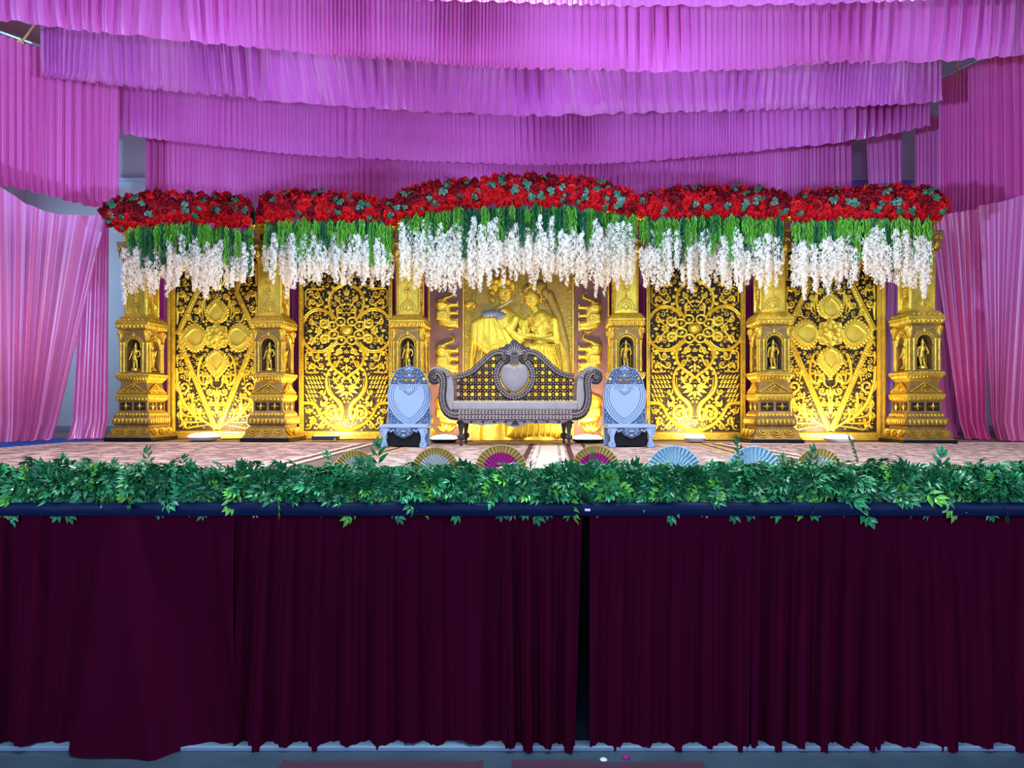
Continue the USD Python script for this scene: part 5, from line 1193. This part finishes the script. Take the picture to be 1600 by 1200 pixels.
# ------------------------------------------------------------------ low carved chairs
def low_chair(label, loc):
    t = thing('low_carved_chair', label, 'chair', loc, 0, 'pair of low pale blue carved chairs')
    kf, kb = 7.43 / F, 7.85 / F
    Bk = lambda pts: np.array([(x * kb, (696.8 - y) * kb) for x, y in np.atleast_2d(np.asarray(pts, float))])
    Fr = lambda pts: np.array([(x * kf, (700.6 - y) * kf) for x, y in np.atleast_2d(np.asarray(pts, float))])
    half = [(0, 571), (3, 573.5), (6, 576), (11, 576.5), (16, 578), (20.5, 582), (25, 589), (27.5, 594), (29.5, 600), (31, 607), (33, 612), (34, 620), (33, 627), (32.4, 636), (33.4, 650), (33.8, 667)]
    out = Polygon(np.vstack([Bk(half), (Bk(half) * [-1, 1])[::-1]])).buffer(0)
    holes = [Polygon(Bk([(x + r * math.cos(a), y + r * .9 * math.sin(a)) for a in np.linspace(0, 2 * PI, 10, endpoint=False)])) for x, y, r in ((22.5, 594, 2.6), (-22.5, 594, 2.6), (5.5, 596, 3.0), (-5.5, 596, 3.0), (8.5, 583, 1.8), (-8.5, 583, 1.8), (2.5, 606, 1.6), (-2.5, 606, 1.6))]
    board = out.difference(shapely.union_all(holes))
    yb = .42
    def bk(m, d=0.0): return stand(m, yb - d)
    obj('back_board', bk(plate(board, .03, -.03)), CHAIRG, t, smooth=False, label='slate-toned grooved board')
    hh = [(0, 655), (7, 651), (14, 644.5), (20, 635.5), (23.5, 626), (24, 616), (22.5, 608.5), (18, 603.5), (12, 603), (8.5, 606.5), (9, 611), (6, 616), (0, 619)]
    heart = Polygon(smooth_path(np.vstack([Bk(hh), (Bk(hh) * [-1, 1])[::-1][1:-1]]), 70, True)).buffer(0)
    g = .55 * kb
    obj('heart_panel', bk(plate(heart, .010)), CHAIRW, t, smooth=False)
    inner = heart; cover = [heart]
    clip_ = out.buffer(-.6 * kb)
    for k, w in enumerate((2.4, 2.8, 3.0)):
        a = inner.buffer(g + (.25 * kb)); b = a.buffer(w * kb); ring = b.difference(a).intersection(clip_).intersection(Polygon(Bk([(-60, 602), (60, 602), (60, 667), (-60, 667)])))
        obj('heart_band', bk(plate(ring, .008 + .002 * (k == 0))), CHAIRW, t, smooth=False); inner = b; cover.append(ring)
    zone = clip_.difference(shapely.union_all(cover).buffer(g)).difference(shapely.union_all(holes).buffer(.7 * kb))
    # carved leaf pieces tiled over the border
    rng = random.Random(3); pieces = []; pts = []
    for _ in range(2600):
        x, y = rng.uniform(.8, 34), rng.uniform(572, 666); q = Bk([(x, y)])[0]; r = rng.uniform(1.0, 3.0) * kb
        if not zone.contains(Point(q).buffer(r * .75)): continue
        if any((q[0] - p[0]) ** 2 + (q[1] - p[1]) ** 2 < (r + p[2]) ** 2 * .82 for p in pts): continue
        pts.append((q[0], q[1], r))
        if r > 2.1 * kb:
            m = curl([], q[0], q[1], r, 1.1, rng.uniform(0, 6), rng.choice((-1, 1)), .75 * kb, .012, 20)[0]
        else:
            a = math.atan2(q[1] - .55, q[0]) + rng.uniform(-.5, .5); d = np.array([math.cos(a), math.sin(a)]); m = dome2(petal_pts(q - d * r, q + d * r, r * .62, 7), .010)
        pieces += [m, mirror(m)]
    for x, y, r in ((0, 577, 2.2), (0, 611.5, 3.4), (0, 588, 2.4)): pieces.append(mv(ball((0, 0, 0), (r * kb, r * kb, .012), 2), (*Bk([(x, y)])[0], 0)))
    for k in range(-3, 4): pieces.append(dome2(petal_pts(Bk([(k * 1.2, 581)])[0], Bk([(k * 2.6, 574.5 + abs(k) * 1.2)])[0], 1.0 * kb, 6), .012))
    for k in range(-4, 5): pieces.append(dome2(petal_pts(Bk([(k * 1.8, 612 - abs(k) * .6)])[0], Bk([(k * 2.4, 618.5 - abs(k) * 1.5)])[0], 1.0 * kb, 6), .014, .004))
    for s in (-1, 1): pieces.append(curl(Bk([(s * 22, 606), (s * 17, 602)]), *Bk([(s * 12, 607)])[0], 4.2 * kb, 1.2, 1.4, -s if s < 0 else 1, 1.1 * kb, .012, h0=.008)[0])
    obj('leaf_carving', bk(cat(pieces)), CHAIRW, t, smooth=50, kind='stuff')
    obj('outline_band', bk(plate(out.difference(out.buffer(-1.0 * kb)), .010)), CHAIRW, t, smooth=False)
    # seat and legs
    obj('seat', box((0, .22, .232), (.535, .46, .036), .006), CHAIRW, t)
    leg = [(22.5, 672), (27, 670), (34.5, 669), (37, 672.5), (37.3, 677), (35, 681), (33.2, 686), (33.2, 690), (35.5, 694), (36, 699), (33, 700.6), (26, 700.6), (24.5, 697), (26.2, 692), (27, 686), (26.4, 681), (24.5, 676.5)]
    for s in (-1, 1):
        q = smooth_path(Fr([(s * x, y) for x, y in leg]), 40, True); pg = Polygon(q).buffer(0)
        lg_ = obj('leg', stand(cat([plate(pg, .03), curl(Fr([(s * 30, 684)]), *Fr([(s * 30, 695)])[0], 3.3 * kf, 1.3, PI / 2, s, .7 * kf, .008, h0=.03)[0], curl(Fr([(s * 29, 684)]), *Fr([(s * 33, 675)])[0], 2.6 * kf, 1.2, -PI / 2, s, .7 * kf, .008, h0=.03)[0]]), .03), CHAIRW, t, smooth=30)
        obj('leg', box((s * .215, .40, .107), (.06, .05, .214), .006), CHAIRW, t)
        obj('leg_groove', stand(plate(pg.difference(pg.buffer(-.5 * kf)).buffer(-.0005), .0006, .031), .03), CHAIRG, lg_, smooth=False)
    apr = Polygon(smooth_path(Fr([(-24, 669.5), (24, 669.5), (25, 674), (21, 678), (17, 675.5), (14, 679), (11, 682), (6, 684), (0, 686.5), (-6, 684), (-11, 682), (-14, 679), (-17, 675.5), (-21, 678), (-25, 674)]), 60, True)).buffer(0)
    ap0 = obj('apron', stand(plate(apr, .024), .03), CHAIRG, t, smooth=False)
    ac = [curl(Fr([(s * 3, 676 + 3 * j)]), *Fr([(s * (7.5 + 2.5 * (1 - j)), 675 + 4.2 * j)])[0], 2.7 * kf, 1.2, PI / 2, s, .75 * kf, .010, h0=.024)[0] for s in (-1, 1) for j in (0, 1)]
    ac += [mv(ball((0, 0, 0), (3.0 * kf, 1.7 * kf, .012), 2), (*Fr([(0, 682)])[0], .024)), ribbon(Fr([(-11, 671.5), (11, 671.5)]), .8 * kf, .008, h0=.024)]
    ac += [dome2(petal_pts(Fr([(0, 677)])[0], Fr([(k * 3, 672 + abs(k))])[0], 1.0 * kf, 6), .01, .024) for k in (-2, -1, 0, 1, 2)] + [mv(ball((0, 0, 0), (1.9 * kf, 1.9 * kf, .01), 1), (*Fr([(s * x, y)])[0], .024)) for s in (-1, 1) for x, y in ((16, 674), (19.5, 675.5), (23, 673))]
    obj('apron_carving', stand(cat(ac), .03), CHAIRW, ap0, smooth=50)
    obj('under_box', box((0, .21, .112), (.37, .33, .20), .005), PLINTH, t, label='black box under the seat')
    return t
ch = low_chair('low pale blue carved chair left of the sofa', (-1.196, 7.40, ZS + .013))
dup(ch, 'low_carved_chair', 'low pale blue carved chair right of the sofa', (1.318, 7.40, ZS + .013), 1.2)

# ------------------------------------------------------------------ flood lamps on the stage, each with its own light
def lamp(px, py, D, w, label, lens=True, power=60.0, tilt=(0, 1.0, 2.0), rz=0.0, dark=False):
    p = pix(px, py, D); p[2] = ZS + .012; k = w * D / F / 2
    t = thing('flood_lamp', label, 'lamp', p, rz, 'flood lamps along the foot of the backdrop')
    if lens:
        obj('body', lathe([(k * .62, 0), (k * .70, 0), (k * .80, .010), (k * .97, .036), (k, .042), (k, .048), (k * .95, .050), (k * .95, .042), (.001, .040)], 28), BLACK if dark else WHITE, t, smooth=40)
        obj('lens', lathe([(k * .95, .044), (k * .92, .062), (k * .78, .084), (k * .45, .098), (.0005, .102)], 28), LENS, t, smooth=True, label='glowing white lens')
    else:
        obj('body', box((0, 0, .035), (k * 2, .16, .05), .006), BLACK, t)
        obj('lens', box((0, .02, .0615), (k * 1.8, .10, .004)), LENS, t, smooth=False)
        obj('bracket', box((k * .9, -.02, .02), (.02, .2, .04), .004), STEEL, t)
    obj('cable', tube(smooth_path([(k * .9, .03, .015), (k * 1.3, .06, .008), (k * 1.5, .16, .008), (k * 1.9, .22, .008)], 16), .006, 5), BLACK, t)
    disk_light('flood_light', (0, .05, .13), (tilt[0], tilt[1], tilt[2]), k * .7, power, WARM, t)
lamp(319, 689, 8.85, 50, 'round white flood lamp before the left lotus panel', power=230)
lamp(509, 690, 8.75, 39, 'dark box flood lamp before the left scroll panel', False, power=420)
lamp(694, 691, 8.30, 45, 'round flood lamp between the left pale blue chair and the sofa leg', power=210, tilt=(.2, 1.0, 1.6), dark=True)
lamp(918, 691.5, 8.30, 50, 'round flood lamp between the sofa leg and the right pale blue chair', power=210, tilt=(-.2, 1.0, 1.6), dark=True)
lamp(1086, 688.5, 8.55, 34, 'small flood lamp before the right scroll panel', power=420)
lamp(1310, 688.5, 8.42, 44, 'flat white flood lamp before the right lotus panel', power=250)

# ------------------------------------------------------------------ pleated fans behind the garland
MAG = mat('magenta_paper', (.38, .008, .17), .5); PALE = mat('pale_grey_paper', (.42, .42, .40), .6); ICE = mat('ice_blue_organza', (.34, .50, .60), .45); GFOIL = mat('gold_foil', (.62, .45, .17), .35, .6); SPECK = mat('speckled_paper', (.70, .66, .58), .6, var=(.12, .10, .08), scale=90)
def paper_fan(px, py, w, label, inner, outer, D=3.86, lean=.16):
    p = pix(px, 0, D); top = EYE - (py - HY) * D / F - ZS; r = w * D / F / 2
    base = max(.0, top - r * .96)
    t = thing('paper_fan', label, 'paper fan', (p[0], D, ZS + .013), random.Random(int(px)).uniform(-6, 6), 'pleated fans set along the stage edge')
    def sector(r0, r1, n, z0, amp, extra=0):
        v = []
        for i in range(2 * n + 1):
            a = PI * (1.06 - 1.12 * i / (2 * n)); o = amp * (1 if i % 2 else -1)
            for q in (r0, (r0 + r1) / 2, r1): v.append((q * math.cos(a), -o * (q / r1) - extra + lean * q * math.sin(a), z0 + q * math.sin(a)))
        v = np.array(v); v[:, 2] = np.maximum(v[:, 2], .004); return v, grid_faces(2 * n + 1, 3)
    def thick(m):
        v, f = m; return cat([m, (v + [0, .003, 0], f[:, ::-1])])
    rp_ = obj('rim_pleats', thick(sector(r * .70, r, 22, base, .009)), outer, t, smooth=False)
    obj('inner_pleats', thick(sector(.012, r * .72, 18, base, .006, .004)), inner, t, smooth=False)
    obj('rim_edge', tube([(r * math.cos(a), lean * r * math.sin(a), max(.004, base + r * math.sin(a))) for a in np.linspace(-.18, PI + .18, 40)], .0035, 5), outer, rp_)
    obj('hub', cat([mv(ball((0, 0, 0), (.03, .012, .03), 2), (0, -.012, max(base, .03))), box((0, .03, .012), (.09, .09, .02), .003)]), GFOIL, t)
paper_fan(554, 709, 68, 'gold-rimmed beige pleated fan, leftmost behind the garland', mat('sage_paper', (.36, .36, .26), .6), GFOIL)
paper_fan(680, 704.5, 72, 'gold-rimmed grey pleated fan, second from the left behind the garland', PALE, GFOIL)
paper_fan(783, 701, 82, 'magenta pleated fan with gold rim left of the stage middle', MAG, GFOIL)
paper_fan(931, 702, 78, 'magenta pleated fan with gold rim in front of the right pale blue chair', MAG, GFOIL)
paper_fan(1054, 703, 84, 'ice-blue pleated fan, left one of the two blue fans', ICE, ICE)
paper_fan(1180, 704, 92, 'ice-blue pleated fan, right one of the two blue fans', ICE, ICE)
paper_fan(1281, 706.5, 76, 'gold-rimmed speckled pleated fan, rightmost behind the garland', SPECK, GFOIL)

# ------------------------------------------------------------------ leafy garland on the stage edge
def sprig(seed, L=.13):
    """a deeply cut leaf: midrib with pairs of toothed narrow lobes"""
    rng = np.random.RandomState(seed); V, Fc = [], []
    def lobe(p, d, l, w, up):
        d = np.asarray(d, float); d /= np.linalg.norm(d); n = np.array([-d[1], d[0], 0]); b = len(V)
        m = p + d * l * .45; e = p + d * l + np.array([0, 0, -l * .25]); t1 = p + d * l * .72 + n * w * .95; 
        V.extend([p, m + n * w + [0, 0, up], m, m - n * w + [0, 0, up], e, t1 + [0, 0, -l * .1]])
        Fc.extend([[b, b + 2, b + 1], [b, b + 3, b + 2], [b + 1, b + 2, b + 4], [b + 2, b + 3, b + 4], [b + 1, b + 4, b + 5]])
    for k, (f, ang, l) in enumerate(((.12, 1.15, .30), (.32, .95, .42), (.52, .75, .42), (.72, .55, .34))):
        y = L * f
        for s in (-1, 1):
            a = ang * rng.uniform(.85, 1.15); lobe(np.array([0, y, -.25 * L * f * f]), (s * math.sin(a), math.cos(a), 0), L * l * rng.uniform(.85, 1.15), L * .068, L * .035)
    lobe(np.array([0, L * .78, -.25 * L * .6]), (0, 1, 0), L * .34, L * .075, L * .035)
    b = len(V); V.extend([np.array([-.002, -.02, 0]), np.array([.002, -.02, 0]), np.array([0, L * .8, -.16 * L])]); Fc.append([b, b + 1, b + 2])
    return np.array(V), np.array(Fc)
SPR = [sprig(k, .145 + .014 * (k % 3)) for k in range(6)]
gar = thing('leafy_garland', 'thick green garland of deeply cut leaves along the front edge of the stage', 'garland', (0, 3.57, ZS))
rng = random.Random(12); sprigs = []
for i in range(3100):
    x = rng.uniform(-2.85, 2.85); el = rng.uniform(-.75, 1.9)       # angle round the garland, 0 = to the viewer, pi/2 = up
    hgt = .085 + .035 * float(noise1(x * 3.1 + 20, 5)) ; dep = .14; r = rng.uniform(.45, 1.0) ** .6
    y = -dep * r * math.cos(el); z = .062 + hgt * r * math.sin(el)
    if z < .05: z = .05 + rng.uniform(0, .03)
    out = np.array([rng.uniform(-.7, .7), -math.cos(el), math.sin(el) * .8 + .15])
    d = np.array([rng.uniform(-1.2, 1.2), -.45 - .5 * rng.random(), rng.uniform(-.55, .65) if el < 1.0 else rng.uniform(-.3, .45)])
    if rng.random() < .03: d = np.array([rng.uniform(-.4, .4), -.35, -1.0]); y, z = -.17, rng.uniform(.05, .10)
    if rng.random() < .008: d = np.array([rng.uniform(-.3, .3), -.1, 1.0])
    d /= np.linalg.norm(d); out = out - d * (out @ d); out /= np.linalg.norm(out); R = np.stack([np.cross(d, out), d, out], 1)
    s_ = rng.uniform(.55, 1.05)
    sprigs.append((y * -1 + z * .3, mv(SPR[i % 6], (x, y, max(z, .012)), s_, R=R), i))
sprigs.sort(key=lambda q: -q[0])
front = [q for q in sprigs if abs(q[1][0][:, 0].mean()) < 2.6][:300]; ids = {q[2] for q in front}
for k, (_, m, i) in enumerate(front): obj('leaf', m, GARL_V[(0, 1, 1, 2)[(i * 7) % 4]], gar, smooth=False)
obj('leaf_mass', cat([q[1] for q in sprigs if q[2] not in ids]), GARL, gar, smooth=False, kind='stuff')
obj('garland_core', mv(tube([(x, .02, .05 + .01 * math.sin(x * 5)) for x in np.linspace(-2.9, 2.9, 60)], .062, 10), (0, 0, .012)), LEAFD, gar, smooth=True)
